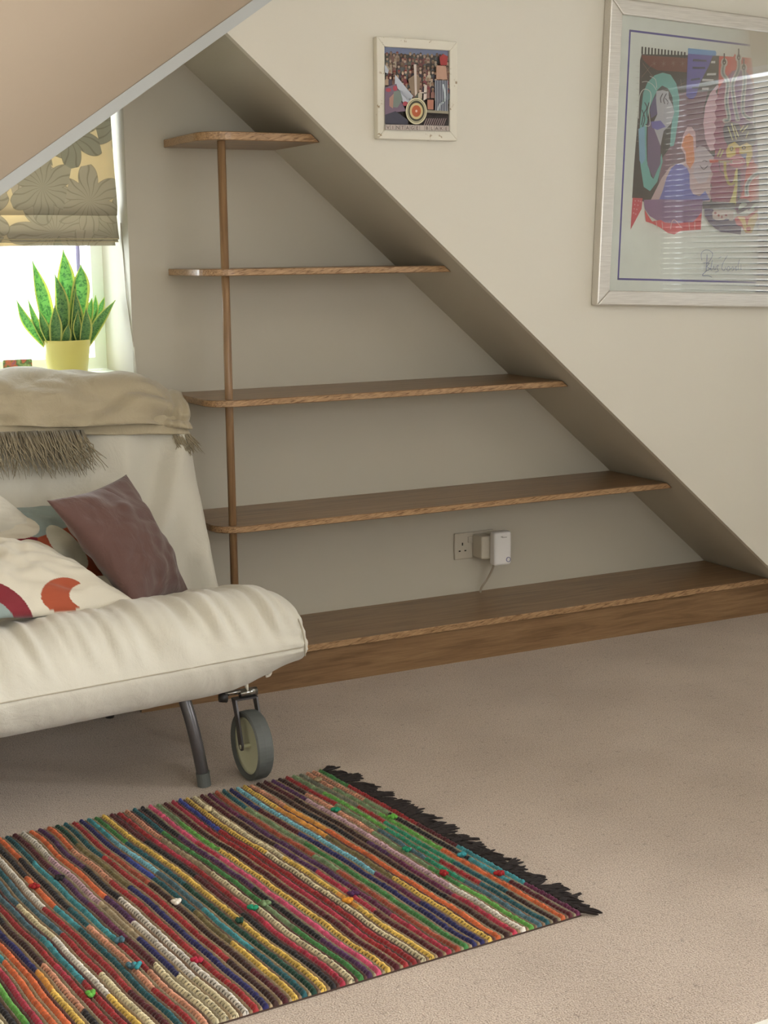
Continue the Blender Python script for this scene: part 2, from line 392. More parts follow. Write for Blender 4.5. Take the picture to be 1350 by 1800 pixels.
def frame_bars(c, inner, y0, y1, mat, parent, bev=0.0015):
    """c: 4 outer corners (x,z), inner: 4 inner corners, mitred bars as four parts"""
    for i in range(4):
        j = (i + 1) % 4
        q = [c[i], c[j], inner[j], inner[i]]
        o = mobj('frame_bar', *prism(q, lambda x, z: (x, y0, z), lambda x, z: (x, y1, z)), mat, parent); recalc(o); bevel(o, bev, 1)
def xz(p): return (p.x, p.z)
oc = [xz(smap(*q, FY)) for q in ((215, 155), (1128, 210), (1112, 1335), (213, 1310))]
xl_, xr_ = (oc[0][0] + oc[3][0]) / 2, (oc[1][0] + oc[2][0]) / 2; zt_, zb_ = (oc[0][1] + oc[1][1]) / 2, (oc[2][1] + oc[3][1]) / 2
ic = [xz(smap(*q, FY)) for q in ((302, 270), (1040, 312), (1028, 1222), (302, 1205))]
il, ir = (ic[0][0] + ic[3][0]) / 2, (ic[1][0] + ic[2][0]) / 2; it, ib = (ic[0][1] + ic[1][1]) / 2, (ic[2][1] + ic[3][1]) / 2
sp = empty('small_picture', 'small square picture of a painted crowd in a distressed white frame', 'picture', ((xl_ + xr_) / 2, YW, zb_))
frame_bars([(xl_, zt_), (xr_, zt_), (xr_, zb_), (xl_, zb_)], [(il, it), (ir, it), (ir, ib), (il, ib)], FY, YW - 0.001, frame_w, sp)
pr = Print(smap, YW - 0.012)
rnd = random.Random(5)
pr.poly([(285, 255), (1060, 290), (1050, 1240), (285, 1225)], (64, 56, 60))
pr.poly([(285, 255), (1060, 290), (1055, 380), (285, 345)], (118, 134, 178))
pals = [(120, 88, 80), (92, 66, 62), (60, 50, 56), (150, 118, 100), (176, 148, 128), (96, 100, 110), (134, 94, 88), (74, 66, 80), (196, 176, 160), (120, 60, 62), (86, 92, 84)]
for row in range(7):
    yy = 350 + row * 66; bx = []; hd = {}
    for kx_ in range(17):
        x = 320 + kx_ * 43 + rnd.uniform(-10, 10); y = yy + (x - 300) * 0.05 + rnd.uniform(-14, 14)
        if row > 4 and x < 420 + (row - 4) * 60: continue
        c = rnd.choice(pals)
        pr_b = [(x - 22, y + 92), (x - 23, y + 34), (x - 10, y + 18), (x + 10, y + 18), (x + 23, y + 34), (x + 22, y + 92)]
        hd.setdefault(c, []).append(pr_b)
        skin = rnd.choice([(186, 150, 130), (160, 120, 100), (202, 172, 150), (120, 86, 72)])
        bx.append((pr.ell(x, y, 13, 20, 12), skin)); bx.append(([(x - 15, y + 2), (x - 12, y - 19), (x, y - 25), (x + 12, y - 19), (x + 15, y + 2), (x + 8, y - 10), (x - 8, y - 10)], rnd.choice([(50, 40, 38), (80, 58, 44), (150, 130, 100), (130, 40, 40)])))
    for c, ps in hd.items(): pr.many(ps, c)
    for c in set(b[1] for b in bx): pr.many([b[0] for b in bx if b[1] == c], c)
pr.many([[(415, 585), (620, 830), (560, 890), (410, 700)], [(300, 470), (345, 540), (330, 575), (300, 560)], [(470, 760), (610, 830), (600, 900), (500, 900)]], (184, 196, 210))
pr.poly([(300, 730), (430, 690), (470, 860), (540, 1000), (420, 1010), (300, 1040)], (112, 96, 116))
pr.poly([(400, 780), (470, 760), (500, 870), (440, 960), (370, 950)], (112, 128, 118))
pr.poly([(350, 850), (400, 800), (390, 970), (350, 940)], (170, 132, 112))
pr.many([pr.ell(530, 915, 28, 26), pr.ell(415, 740, 24, 30), pr.ell(340, 760, 30, 22)], (172, 66, 78))
pr.poly([(300, 1040), (420, 1000), (560, 1100), (560, 1150), (300, 1140)], (56, 56, 74))
pr.poly([(560, 640), (630, 590), (700, 620), (690, 760), (650, 830), (600, 800)], (134, 112, 96))
pr.many([[(625, 470), (655, 470), (662, 800), (640, 830)], [(700, 780), (770, 790), (770, 800), (700, 795)], [(745, 700), (775, 705), (770, 860), (735, 880)]], (206, 196, 184))
pr.poly([(880, 480), (990, 490), (1005, 640), (880, 640)], (186, 140, 122))
pr.poly([(915, 390), (960, 355), (1010, 380), (1000, 480), (930, 480)], (160, 52, 50))
pr.poly([(860, 650), (1010, 655), (1010, 1010), (870, 1000)], (58, 66, 78))
pr.many([[(x, 650), (x + 7, 650), (x + 5, 1000), (x - 2, 1000)] for x in range(870, 1010, 19)], (168, 182, 192))
pr.many(pr.line([(960, 700), (980, 860), (920, 930), (900, 1010)], 22), (198, 216, 222))
pr.many([[(780, 870), (850, 872), (848, 980), (782, 978)]], (178, 112, 96))
pr.poly([(770, 985), (1020, 1000), (1020, 1030), (770, 1015)], (140, 134, 112))
pr.many([[(x, 1080), (x + 10, 1080), (x - 22, 1160), (x - 32, 1160)] for x in range(770, 1010, 24)], (150, 130, 130))
cxt, cyt = 655, 998
for rx, ry, c in ((120, 150, (206, 198, 164)), (104, 132, (88, 88, 60)), (99, 126, (206, 198, 164)), (92, 118, (66, 66, 48)), (74, 92, (206, 184, 128)), (52, 66, (184, 84, 52)), (12, 15, (226, 196, 170))):
    pr.poly(pr.ell(cxt, cyt, rx, ry, 40), c)
pr.poly([(300, 1148), (1030, 1165), (1030, 1225), (300, 1212)], (150, 142, 134))
pr.many([[(x, 1152 + (x - 300) * 0.022), (x + 46, 1153 + (x - 300) * 0.022), (x + 46, 1206 + (x - 300) * 0.022), (x, 1205 + (x - 300) * 0.022)] for x in range(312, 1000, 55)], (190, 182, 172))
pr.build('print', sp)
# letters along the bottom of the small print
def text_mesh(s, height, mat, name, parent, place):
    cu = bpy.data.curves.new('t', 'FONT'); cu.body = s; cu.size = 1.0; cu.resolution_u = 2; cu.align_x = 'CENTER'
    ob = bpy.data.objects.new('t', cu); COL.objects.link(ob); dg = bpy.context.evaluated_depsgraph_get()
    me = bpy.data.meshes.new_from_object(ob.evaluated_get(dg)); bpy.data.objects.remove(ob)
    v = [place(q.co.x * height, q.co.y * height) for q in me.vertices]; f = [tuple(p.vertices) for p in me.polygons]
    bpy.data.meshes.remove(me)
    return mobj(name, v, f, mat, parent)
ytx = pr.y - pr.n * pr.step - 0.0003
word = 'VINTAGE BLAKE'
for i, ch in enumerate(word):
    if ch == ' ': continue
    cxu = 335 + i * 55
    text_mesh(ch, 1.0, fcol((54, 48, 46)), 'letter', sp, lambda a, b, cxu=cxu: smap(cxu + a * 52, 1200 + (cxu - 300) * 0.022 - b * 56, ytx))
mobj('pane', *boxv(il - 0.002, ir + 0.002, YW - 0.0185, YW - 0.0175, ib - 0.002, it + 0.002), glass, sp)

# ================================================================ LARGE PICTURE
def bmap(u, v, y): return P(1100 + u / 5.4, 60 + v / 5.4, y)
def B(pts): return [(a, b + 1188) for a, b in pts]
silver = NT('brushed_silver_frame'); co = scaled(silver, (2, 60, 60)); n1 = silver.add('ShaderNodeTexNoise', i_Scale=9.0, i_Detail=3.0); silver.l(co, n1.inputs['Vector'])
silver.l(silver.ramp(n1.outputs[0], [(0.3, lin((208, 204, 197))), (0.7, lin((228, 225, 219)))]), silver.b.inputs['Base Color']); silver.b.inputs['Metallic'].default_value = 0.75; silver.b.inputs['Roughness'].default_value = 0.42
silver = silver.m
BY = YW - 0.034
bl = P(1050, 536.7, BY); br2 = P(1350, 541, BY); tl = P(1076.7, 0, BY)
ux = Vector((br2.x - bl.x, 0, br2.z - bl.z)).normalized(); vz = Vector((-ux.z, 0, ux.x))
hgt = (P(1350, 31, BY) - bl).dot(vz); wid = 0.98
def loc(u, v, y=BY): q = Vector((bl.x, 0, bl.z)) + ux * u + vz * v; return Vector((q.x, y, q.z))
bp = empty('large_picture', 'large colourful abstract print in a wide brushed silver frame', 'picture', (bl.x + 0.5, YW, bl.z))
bw = 0.043
cor = [(0, hgt), (wid, hgt), (wid, 0), (0, 0)]; inn = [(bw, hgt - bw), (wid - bw, hgt - bw), (wid - bw, bw), (bw, bw)]
for i in range(4):
    j = (i + 1) % 4; q = [cor[i], cor[j], inn[j], inn[i]]
    o = mobj('frame_bar', *prism(q, lambda u, v: loc(u, v, BY), lambda u, v: loc(u, v, YW - 0.001)), silver, bp); recalc(o); bevel(o, 0.004, 2)
o = mobj('mount_board', *prism([(bw - 0.004, bw - 0.004), (wid - bw + 0.004, bw - 0.004), (wid - bw + 0.004, hgt - bw + 0.004), (bw - 0.004, hgt - bw + 0.004)], lambda u, v: loc(u, v, YW - 0.0215), lambda u, v: loc(u, v, YW - 0.004)), flat('mount_paper', (234, 238, 230), 0.7), bp); recalc(o)
mobj('pane', *prism([(bw - 0.003, bw - 0.003), (wid - bw + 0.003, bw - 0.003), (wid - bw + 0.003, hgt - bw + 0.003), (bw - 0.003, hgt - bw + 0.003)], lambda u, v: loc(u, v, YW - 0.0310), lambda u, v: loc(u, v, YW - 0.0300)), glass, bp)
A = Print(bmap, YW - 0.0217, 0.00009)
# blue border line
LB = (68, 66, 150)
bt = [P(1107, 52, YW - 0.0217), P(1084.4, 492, YW - 0.0217)]
lu0 = ((bt[0] - bl).dot(ux) + (bt[1] - bl).dot(ux)) / 2; lv1 = (bt[0] - bl).dot(vz); lv0 = (bt[1] - bl).dot(vz); lu1 = wid - lu0; lw = 0.0055
for i, (u0, u1, v0, v1) in enumerate([(lu0, lu1, lv1 - lw, lv1), (lu0, lu1, lv0, lv0 + lw), (lu0, lu0 + lw, lv0, lv1), (lu1 - lw, lu1, lv0, lv1)]):
    m_ = fcol(LB)
    if m_ not in A.mats: A.mats.append(m_)
    oo = len(A.v); A.v += [loc(u0, v0, YW - 0.0218), loc(u1, v0, YW - 0.0218), loc(u1, v1, YW - 0.0218), loc(u0, v1, YW - 0.0218)]; A.f.append((oo, oo + 1, oo + 2, oo + 3)); A.fm.append(A.mats.index(m_))
A.n = 2
CH = (62, 54, 54)
A.poly([(150, 190), (890, 205), (900, 1400), (850, 1640), (170, 1590), (60, 1555), (78, 1250), (110, 850), (128, 560), (135, 250)], CH)
A.poly([(150, 200), (590, 225), (580, 362), (300, 345), (220, 300), (160, 240)], (112, 58, 50))
A.many([[(150 + i * 31, 118 + i * 4), (165 + i * 31, 119 + i * 4), (163 + i * 31, 190 + i * 3), (147 + i * 31, 188 + i * 3)] for i in range(14)], (44, 40, 44))
st = []
for cx_, cy_ in ((270, 280), (360, 280), (450, 275), (540, 280)):
    for a in range(3):
        an = a * math.pi / 3 + 0.5; st += A.line([(cx_ - 24 * math.cos(an), cy_ - 28 * math.sin(an)), (cx_ + 24 * math.cos(an), cy_ + 28 * math.sin(an))], 3, 1, False)
st += A.line([(160, 275), (260, 410)], 3, 1, False) + A.line([(250, 285), (150, 410)], 3, 1, False) + A.line([(520, 430), (530, 500)], 3, 1, False) + A.line([(480, 500), (560, 460)], 3, 1, False)
A.many(st, (150, 118, 108))
A.poly([(500, 560), (780, 540), (740, 700), (735, 900), (800, 1130), (830, 1230), (820, 1560), (300, 1560), (330, 1200), (470, 1000)], (132, 96, 110))
A.poly(B([(65, 365), (160, 370), (150, 470), (95, 575), (45, 668)]), (206, 74, 84))
A.many([A.ell(a, b + 1188, 7, 7, 8) for a, b in ((90, 395), (120, 395), (140, 400), (85, 430), (115, 435), (80, 470), (105, 475), (75, 510), (95, 520))], (226, 150, 156))
AQ = (112, 184, 178)
A.poly([(128, 1000), (135, 850), (150, 700), (165, 560), (205, 460), (275, 390), (350, 365), (425, 385), (480, 470), (508, 600), (505, 760), (470, 1000), (455, 1060), (420, 1068), (430, 900), (455, 720), (440, 590), (400, 515), (345, 488), (300, 530), (262, 610), (225, 700), (200, 850), (195, 1000), (200, 1200), (240, 1350), (262, 1375), (300, 1290), (340, 1130), (350, 1210), (300, 1400), (230, 1490), (170, 1450), (140, 1250)], AQ)
A.poly([(120, 900), (180, 870), (185, 1188), (150, 1240), (130, 1200)], (126, 176, 206))
A.poly([(210, 830), (320, 830), (330, 1000), (330, 1230), (260, 1370), (205, 1240)], (116, 96, 132))
A.poly([(290, 540), (350, 532), (405, 545), (410, 610), (440, 665), (462, 740), (430, 850), (360, 920), (330, 1060), (270, 900), (262, 840), (300, 760), (285, 640)], (196, 190, 202))
A.poly([(250, 640), (285, 580), (290, 660), (300, 760), (240, 800), (225, 720)], (96, 86, 130))
A.poly([(240, 830), (330, 820), (380, 880), (300, 910), (250, 890)], (112, 108, 186))
A.many(A.line([(350, 565), (330, 610), (335, 650)], 8) + A.line([(385, 565), (360, 620), (370, 660)], 8) + A.line([(375, 610), (400, 640), (395, 665)], 7) + A.line([(180, 650), (200, 700), (170, 760), (150, 860)], 8) + A.line([(220, 650), (200, 740), (215, 840), (190, 860)], 8) + A.line([(155, 720), (180, 800), (160, 880)], 8), (48, 46, 56))
A.many(A.line([(155, 455), (200, 450), (255, 480), (290, 530)], 5) + A.line([(120, 800), (130, 600), (170, 525), (225, 540), (240, 600), (220, 720), (230, 860), (185, 870)], 6) + A.line([(230, 400), (280, 430), (295, 510)], 5), (226, 226, 222))
BLU = (92, 88, 178)
A.poly([(590, 180), (828, 200), (790, 300), (700, 470), (670, 580), (640, 612), (600, 612), (573, 585), (580, 400)], BLU)
A.poly([(592, 133), (850, 158), (860, 175), (856, 206), (590, 186)], (108, 164, 220))
A.many([[(640, 235), (765, 245), (768, 262), (635, 258)], [(635, 310), (752, 312), (755, 330), (632, 328)], [(620, 425), (705, 412), (706, 432), (618, 444)], [(630, 500), (700, 498), (700, 515), (628, 518)]], (50, 48, 84))
A.many([[(812, 256), (850, 254), (850, 276), (808, 276)], [(772, 372), (858, 368), (856, 390), (768, 392)], [(728, 424), (835, 428), (832, 450), (724, 446)], [(726, 508), (790, 506), (786, 530), (722, 530)]], (222, 222, 218))
# lower-left figures
A.poly(B([(230, 400), (340, 180), (420, 70), (560, 20), (660, -30), (800, 10), (850, 130), (800, 250), (830, 330), (790, 420)]), (206, 176, 182))
A.poly([(520, 1080), (545, 960), (585, 880), (625, 880), (660, 930), (668, 1090), (640, 1240), (600, 1275), (570, 1240), (560, 1140)], (218, 188, 190))
A.poly([(530, 1060), (560, 970), (600, 940), (640, 980), (645, 1100), (655, 1200), (610, 1280), (575, 1230), (570, 1120)], (232, 142, 96))
A.poly([(660, 1090), (700, 1060), (750, 1070), (790, 1120), (860, 1190), (840, 1250), (800, 1330), (760, 1400), (690, 1420), (640, 1330)], (200, 188, 192))
A.poly(B([(310, 400), (350, 300), (385, 180), (430, 85), (480, 45), (530, 45), (580, 80), (605, 140), (608, 270), (640, 330), (700, 350), (755, 300), (800, 385), (700, 400), (500, 410)]), (112, 112, 190))
A.poly(B([(170, 385), (320, 380), (520, 385), (730, 380), (720, 560), (650, 600), (480, 610), (330, 600), (230, 540), (180, 470)]), (140, 108, 150))
A.poly(B([(180, 480), (210, 530), (250, 590), (330, 575), (370, 600), (480, 610), (560, 600), (640, 595), (690, 540), (720, 500), (712, 668), (640, 672), (560, 678), (520, 680), (460, 712), (400, 700), (330, 650), (250, 610), (190, 590)]), (222, 82, 86))
A.many(A.line(B([(285, 580), (300, 650)]), 6, 2) + A.line(B([(345, 600), (350, 660)]), 6, 2) + A.line(B([(600, 600), (605, 668)]), 6, 2) + A.line(B([(655, 590), (655, 668)]), 6, 2) + A.line(B([(425, 660), (440, 590), (470, 580), (530, 650)]), 7), (236, 190, 188))
# right hand field
RED = (212, 66, 60)
A.poly([(885, 208), (1020, 215), (1038, 185), (1050, 215), (1340, 240), (1700, 300), (2600, 420), (2600, 1700), (1700, 1660), (1300, 1610), (835, 1575), (830, 1300), (850, 1100), (860, 700), (880, 480)], RED)
zig = [(875, 215), (890, 255), (868, 285), (895, 330), (865, 370), (890, 410), (862, 440), (885, 490), (852, 545), (875, 590), (846, 640), (868, 690), (842, 745), (862, 800), (838, 845), (860, 890), (832, 950), (855, 1010), (830, 1060), (855, 1110), (835, 1180), (800, 1270), (828, 1330), (800, 1400), (822, 1450), (795, 1500), (820, 1590)]
A.poly(zig[9:] + [(1040, 1600), (1110, 1500), (1150, 1250), (1240, 1150), (1270, 900), (1240, 500), (1180, 400), (1100, 340), (1010, 350), (930, 440), (880, 520)], (158, 78, 106))
A.poly([(960, 520), (1000, 380), (1060, 320), (1130, 340), (1200, 420), (1240, 560), (1240, 800), (1270, 960), (1200, 1000), (1100, 860), (1000, 820), (960, 700)], (150, 100, 152))
A.poly([(1250, 960), (1290, 1000), (1350, 1100), (1360, 1200), (1290, 1280), (1220, 1220), (1200, 1150)], (152, 104, 158))
A.poly([(1180, 400), (1250, 380), (1300, 520), (1350, 900), (1300, 1000), (1250, 600)], (222, 100, 70))
A.poly([(870, 478), (800, 560), (752, 690), (735, 850), (755, 1000), (800, 1110), (850, 1100), (832, 1060), (855, 1010), (832, 950), (860, 890), (838, 845), (862, 800), (842, 745), (868, 690), (846, 640), (875, 590), (852, 545), (885, 495)], (218, 178, 196))
arms = [[(935, 270), (922, 370), (968, 460), (955, 640), (978, 800), (940, 820)], [(1072, 225), (1072, 330), (1015, 470), (1030, 640), (1062, 810)], [(1120, 320), (1128, 450), (1112, 640), (1120, 760), (1190, 810)], [(1280, 370), (1250, 480), (1238, 640), (1225, 840), (1258, 980)], [(1345, 270), (1322, 480), (1335, 700), (1305, 1100)], B([(1350, 60), (1300, 110), (1200, 170), (1150, 250), (1150, 335)]), [(1420, 320), (1440, 500), (1420, 800), (1450, 1000)], [(1520, 330), (1500, 560), (1530, 900), (1510, 1100)]]
w_ = []; g_ = []; t_ = []
for a in arms:
    w_ += A.line(a, 42) + [A.ell(a[0][0], a[0][1], 32, 42, 16), A.ell(a[-1][0], a[-1][1], 24, 20, 12)]; g_ += A.line(a, 17); t_ += A.line([(a[0][0], a[0][1] - 85), (a[0][0], a[0][1])], 12, 2, False) + [A.ell(a[0][0], a[0][1] - 6, 17, 28, 14)]
A.many(w_, (226, 222, 214)); A.many(g_, (146, 156, 160)); A.many(t_, (46, 38, 40))
A.many([A.ell(a[0][0], a[0][1], 5, 9, 8) for a in arms] + [A.ell(a[-1][0] - 5, a[-1][1], 6, 6, 8) for a in arms], (226, 222, 214))
# face
A.poly([(922, 900), (945, 845), (1000, 830), (1070, 850), (1100, 900), (1150, 845), (1200, 850), (1240, 920), (1235, 1020), (1190, 1100), (1120, 1080), (1060, 1100), (980, 1080), (935, 1000)], (84, 70, 88))
YE = (236, 208, 96)
A.many(A.line([(970, 880), (1015, 1005)], 9, 1, False) + A.line([(1005, 850), (1050, 1000)], 10, 1, False) + A.line([(1030, 870), (1072, 975)], 9, 1, False) + A.line([(1085, 915), (1120, 870)], 10, 1, False) + A.line([(1105, 930), (1158, 870)], 10, 1, False) + A.line([(1140, 985), (1165, 925)], 8, 1, False), (228, 218, 140))
A.poly([(950, 1110), (975, 1050), (1035, 1022), (1080, 1062), (1150, 1030), (1195, 1060), (1205, 1150), (1178, 1200), (1160, 1262), (1148, 1250), (1140, 1175), (1120, 1140), (1060, 1130), (1010, 1175), (960, 1170)], YE)
A.many([A.ell(1003, 1088, 17, 22, 12), A.ell(1120, 1078, 20, 18, 12)], (76, 66, 60)); A.many([A.ell(1003, 1088, 9, 13, 10), A.ell(1120, 1078, 10, 9, 10)], (236, 214, 130))
A.poly([(1040, 1080), (1080, 1080), (1075, 1140), (1045, 1140)], (216, 92, 56)); A.poly([(1090, 1140), (1150, 1130), (1140, 1180), (1110, 1180)], (84, 96, 160))
A.poly(A.ell(1055, 1210, 80, 58, 28), (206, 104, 130)); A.many(A.line([(1000, 1210), (1030, 1192), (1090, 1196), (1105, 1212), (1080, 1226), (1020, 1226), (1000, 1212)], 8), (236, 214, 190))
A.poly([(790, 1190), (900, 1190), (1000, 1200), (1000, 1228), (880, 1215), (800, 1222)], (206, 84, 66))
A.many([A.ell(1000, 1208, 14, 18, 10)], (170, 160, 140)); A.poly([(880, 1198), (985, 1198), (985, 1222), (880, 1222)], (190, 176, 150))
A.many(A.line([(870, 1160), (900, 1090)], 14, 1, False) + A.line([(895, 1165), (925, 1100)], 14, 1, False), (208, 200, 120))
A.many(A.line(B([(885, 20), (900, 110), (960, 150)]), 6) + A.line(B([(730, 20), (745, 10), (770, 20)]), 6) + A.line(B([(705, 60), (740, 95), (780, 60)]), 7), (70, 54, 66))
A.many(A.line(B([(942, 30), (945, 130), (980, 230), (1030, 215), (1050, 120)]), 26), YE)
A.poly(B([(1045, 90), (1062, 90), (1060, 250), (1042, 445), (972, 442), (1015, 330), (1040, 220)]), (226, 214, 120))
A.many([B([(1062, 100 + i * 42), (1100, 92 + i * 42), (1078, 112 + i * 42), (1100, 128 + i * 42), (1062, 138 + i * 42)]) for i in range(8)], (72, 50, 66))
A.poly(B([(730, 400), (1040, 415), (1040, 470), (730, 470)]), (88, 78, 84))
A.poly(B([(745, 460), (820, 470), (900, 560), (1030, 570), (1100, 640), (1090, 715), (1000, 700), (900, 690), (840, 650), (790, 600), (750, 540)]), (104, 96, 120))
A.poly(B([(820, 510), (842, 478), (900, 476), (1025, 488), (1020, 582), (982, 584), (975, 545), (930, 578), (860, 580), (826, 562)]), (222, 208, 200))
A.many([A.ell(850, 1698, 12, 14, 10), A.ell(882, 1722, 10, 14, 10), A.ell(912, 1736, 10, 14, 10), A.ell(952, 1720, 12, 10, 10)], (176, 110, 108))
A.poly(B([(1030, 560), (1060, 540), (1150, 540), (1250, 470), (1262, 560), (1220, 620), (1190, 700), (1140, 700), (1100, 640), (1050, 620)]), (216, 92, 92))
A.poly(B([(1060, 545), (1130, 550), (1150, 640), (1170, 560), (1250, 500), (1250, 560), (1195, 700), (1130, 690), (1100, 600)]), (234, 204, 126))
A.many([A.ell(1165, 1848, 24, 22, 12)], (200, 60, 52))
A.many(A.line(B([(1050, 470), (1080, 400), (1150, 400), (1165, 440), (1110, 480), (1060, 500)]), 34) + A.line(B([(1160, 470), (1210, 410), (1275, 400), (1290, 440), (1230, 470)]), 34), (186, 132, 168))
A.poly(B([(1330, 400), (1350, 470), (1300, 730), (1245, 640), (1290, 560)]), (112, 92, 140))
A.many([A.ell(1500, 1500, 160, 210, 24)], (110, 96, 160)); A.many([A.ell(1850, 900, 260, 330, 28)], (232, 200, 96)); A.many([A.ell(1850, 900, 140, 200, 28)], (84, 160, 170)); A.many([A.ell(2250, 1300, 200, 250, 28)], (70, 60, 70))
# pencilled signature under the print
INK = (72, 92, 150)
A.many(A.line(B([(722, 960), (715, 900), (745, 865), (790, 865), (825, 900), (800, 960), (770, 990)]), 4, 8) + A.line(B([(772, 905), (768, 980), (762, 1060)]), 5) + A.line(B([(735, 985), (790, 985), (770, 1020), (800, 1040), (760, 1065), (728, 1103), (780, 1105), (818, 1120)]), 5) + A.line(B([(822, 960), (808, 1040), (815, 1055)]), 5) + A.line(B([(825, 1050), (835, 1015), (845, 1050), (860, 1020), (878, 1005), (868, 1040), (880, 1060), (850, 1072)]), 4)
       + A.line(B([(880, 940), (908, 925)]), 4, 2) + A.line(B([(965, 915), (925, 980), (912, 1040), (935, 1055), (950, 1020)]), 4) + A.line(B([(960, 1040), (975, 1015), (990, 1040), (970, 1060), (955, 1040)]), 4) + A.line(B([(1000, 1040), (1015, 1020), (1025, 1045), (1008, 1060)]), 4) + A.line(B([(1035, 1040), (1050, 1015), (1045, 1055), (1060, 1045)]), 4) + A.line(B([(1080, 950), (1065, 1010), (1070, 1050)]), 4) + A.line(B([(1095, 1000), (1092, 1040), (1100, 1045)]), 3), INK)
# faint pencil grid at the left margin
A.many([[(100, 300 + i * 55), (128, 302 + i * 55), (128, 304 + i * 55), (100, 302 + i * 55)] for i in range(14)], (176, 168, 160))
A.build('print', bp)
# ================================================================ SOFA BED
def cloth(name, rgb, bscale=500, rough=0.9, bump=0.25, wr=0.35, wscale=9, sheen=0.3):
    t = NT(name); c = lin(rgb); co = scaled(t, (1, 1, 1))
    n = t.add('ShaderNodeTexNoise', i_Scale=5.0, i_Detail=4.0); t.l(co, n.inputs['Vector'])
    t.l(t.ramp(n.outputs[0], [(0.3, tuple(x * 0.93 for x in c[:3]) + (1,)), (0.7, c)]), t.b.inputs['Base Color'])
    t.b.inputs['Roughness'].default_value = rough; t.b.inputs['Sheen Weight'].default_value = sheen; t.b.inputs['Specular IOR Level'].default_value = 0.2
    w = t.add('ShaderNodeTexNoise', i_Scale=float(wscale), i_Detail=5.0, i_Distortion=0.8); t.l(co, w.inputs['Vector'])
    a = t.bump(w.outputs[0], wr, 0.02)
    f = t.add('ShaderNodeTexNoise', i_Scale=float(bscale), i_Detail=1.0); t.l(co, f.inputs['Vector']); t.bump(f.outputs[0], bump, 0.0015, a)
    return t.m
sofa_m = cloth('cream_cotton_cover', (212, 208, 195))
seam_m = cloth('cream_piping', (176, 168, 150), wr=0.0)
steel = plain('grey_painted_steel', (98, 96, 98), 0.35, metal=0.6, var=0.03)
chrome = plain('bright_steel', (170, 170, 168), 0.2, metal=0.95, var=0.02)
black_p = plain('black_plastic', (44, 42, 42), 0.5)
tyre_m = plain('grey_rubber_tyre', (92, 96, 94), 0.6, var=0.04)
hub_m = plain('cream_wheel_disc', (206, 208, 178), 0.45, var=0.02)
sofa = empty('sofa_bed', 'cream covered folding sofa bed on a steel leg and one large castor', 'sofa', (0.86, -0.35, 0))
SX0, SX1 = 0.34, 1.366
def yf(x): return -0.712 + (x - 1.36) * 0.115
prof = [(0, .325), (.010, .358), (.030, .395), (.062, .424), (.105, .440), (.16, .442), (.25, .428), (.35, .402), (.45, .368), (.55, .335), (.62, .31), (.63, .26), (.60, .21), (.5, .205), (.4, .205), (.3, .207), (.2, .210), (.12, .217), (.07, .229), (.035, .248), (.013, .277), (.002, .305)]
def seat_mesh():
    pp = [Vector((a, b, 0)) for a, b in prof]; n = len(pp); dense = []
    for i in range(n):
        p0, p1, p2, p3 = pp[(i - 1) % n], pp[i], pp[(i + 1) % n], pp[(i + 2) % n]
        for k in range(4):
            t = k / 4; dense.append(0.5 * ((2 * p1) + (p2 - p0) * t + (2 * p0 - 5 * p1 + 4 * p2 - p3) * t * t + (3 * p1 - p0 - 3 * p2 + p3) * t ** 3))
    m = len(dense); xs = [SX0 + (SX1 - 0.02 - SX0) * i / 150 for i in range(151)]
    xs += [SX1 - 0.012, SX1 - 0.004, SX1 + 0.002, SX1 + 0.006, SX1 + 0.007]
    shr = [1.0] * 151 + [0.99, 0.985, 0.96, 0.88, 0.5]
    V = []; Fc = []
    for i, x in enumerate(xs):
        eu = 1 - 0.20 * smooth_step(1.29, 1.372, x) ** 1.5; ed = 1 - 0.47 * smooth_step(1.12, 1.368, x) ** 1.9
        s = shr[i]
        for j, p in enumerate(dense):
            d, z = p.x, p.y
            dz = z - 0.325
            zz = 0.325 + dz * (eu if dz > 0 else ed) * s
            dd = 0.3 + (d - 0.3) * (1 - 0.03 * (1 - s) * 4) if s < 1 else d
            # pulled cloth: vertical creases in the front roll, strongest above the seam
            up_ = smooth_step(0.335, 0.40, z) * (1 - smooth_step(0.22, 0.40, d)); q = nz(x * 17 + z * 7, d * 3 + z * 2, 3.0) + 0.8 * (0.3 - abs(nz(x * 24 + z * 10, z * 3, 8.0))) + 0.4 * nz(x * 44 + z * 12, z * 4, 8.0)
            amp = 0.016 * up_ + 0.0026
            wob = q * amp
            if x > 1.24 and dz > -0.02 and d < 0.2: wob += 0.003 * math.sin((z - 0.3) * 190 + x * 10) * smooth_step(1.24, 1.34, x) * (1 - smooth_step(.38, .43, z))
            y = yf(x) + dd - wob * (1 if d < 0.3 else 0); zz += wob * 0.7 * (1 if z > 0.33 else 0) + 0.010 * nz(x * 5, d * 4, 5.5) * smooth_step(.1, .25, d) * (z > .3)
            V.append((x, y, zz))
    for i in range(len(xs) - 1):
        for j in range(m): Fc.append((i * m + j, i * m + (j + 1) % m, (i + 1) * m + (j + 1) % m, (i + 1) * m + j))
    Fc.append(tuple(range(m))[::-1]); Fc.append(tuple(range((len(xs) - 1) * m, len(xs) * m)))
    return V, Fc
o = mobj('seat_mattress', *seat_mesh(), sofa_m, sofa, smooth=True); recalc(o); seat_o = o
pts = [(x, yf(x) - 0.0015, 0.325 + 0.001 * nz(x * 9, 1)) for x in [SX0 + (SX1 - SX0 - 0.012) * i / 60 for i in range(61)]]
mobj('seam', *tube(pts, 0.0016, 6), seam_m, seat_o, smooth=True)
pts = [(SX1 - 0.004, yf(SX1) + a, b) for a, b in ((0.0, .303), (-0.0015, .325), (0.006, .350), (0.022, .372), (0.05, .388), (0.1, .399))]
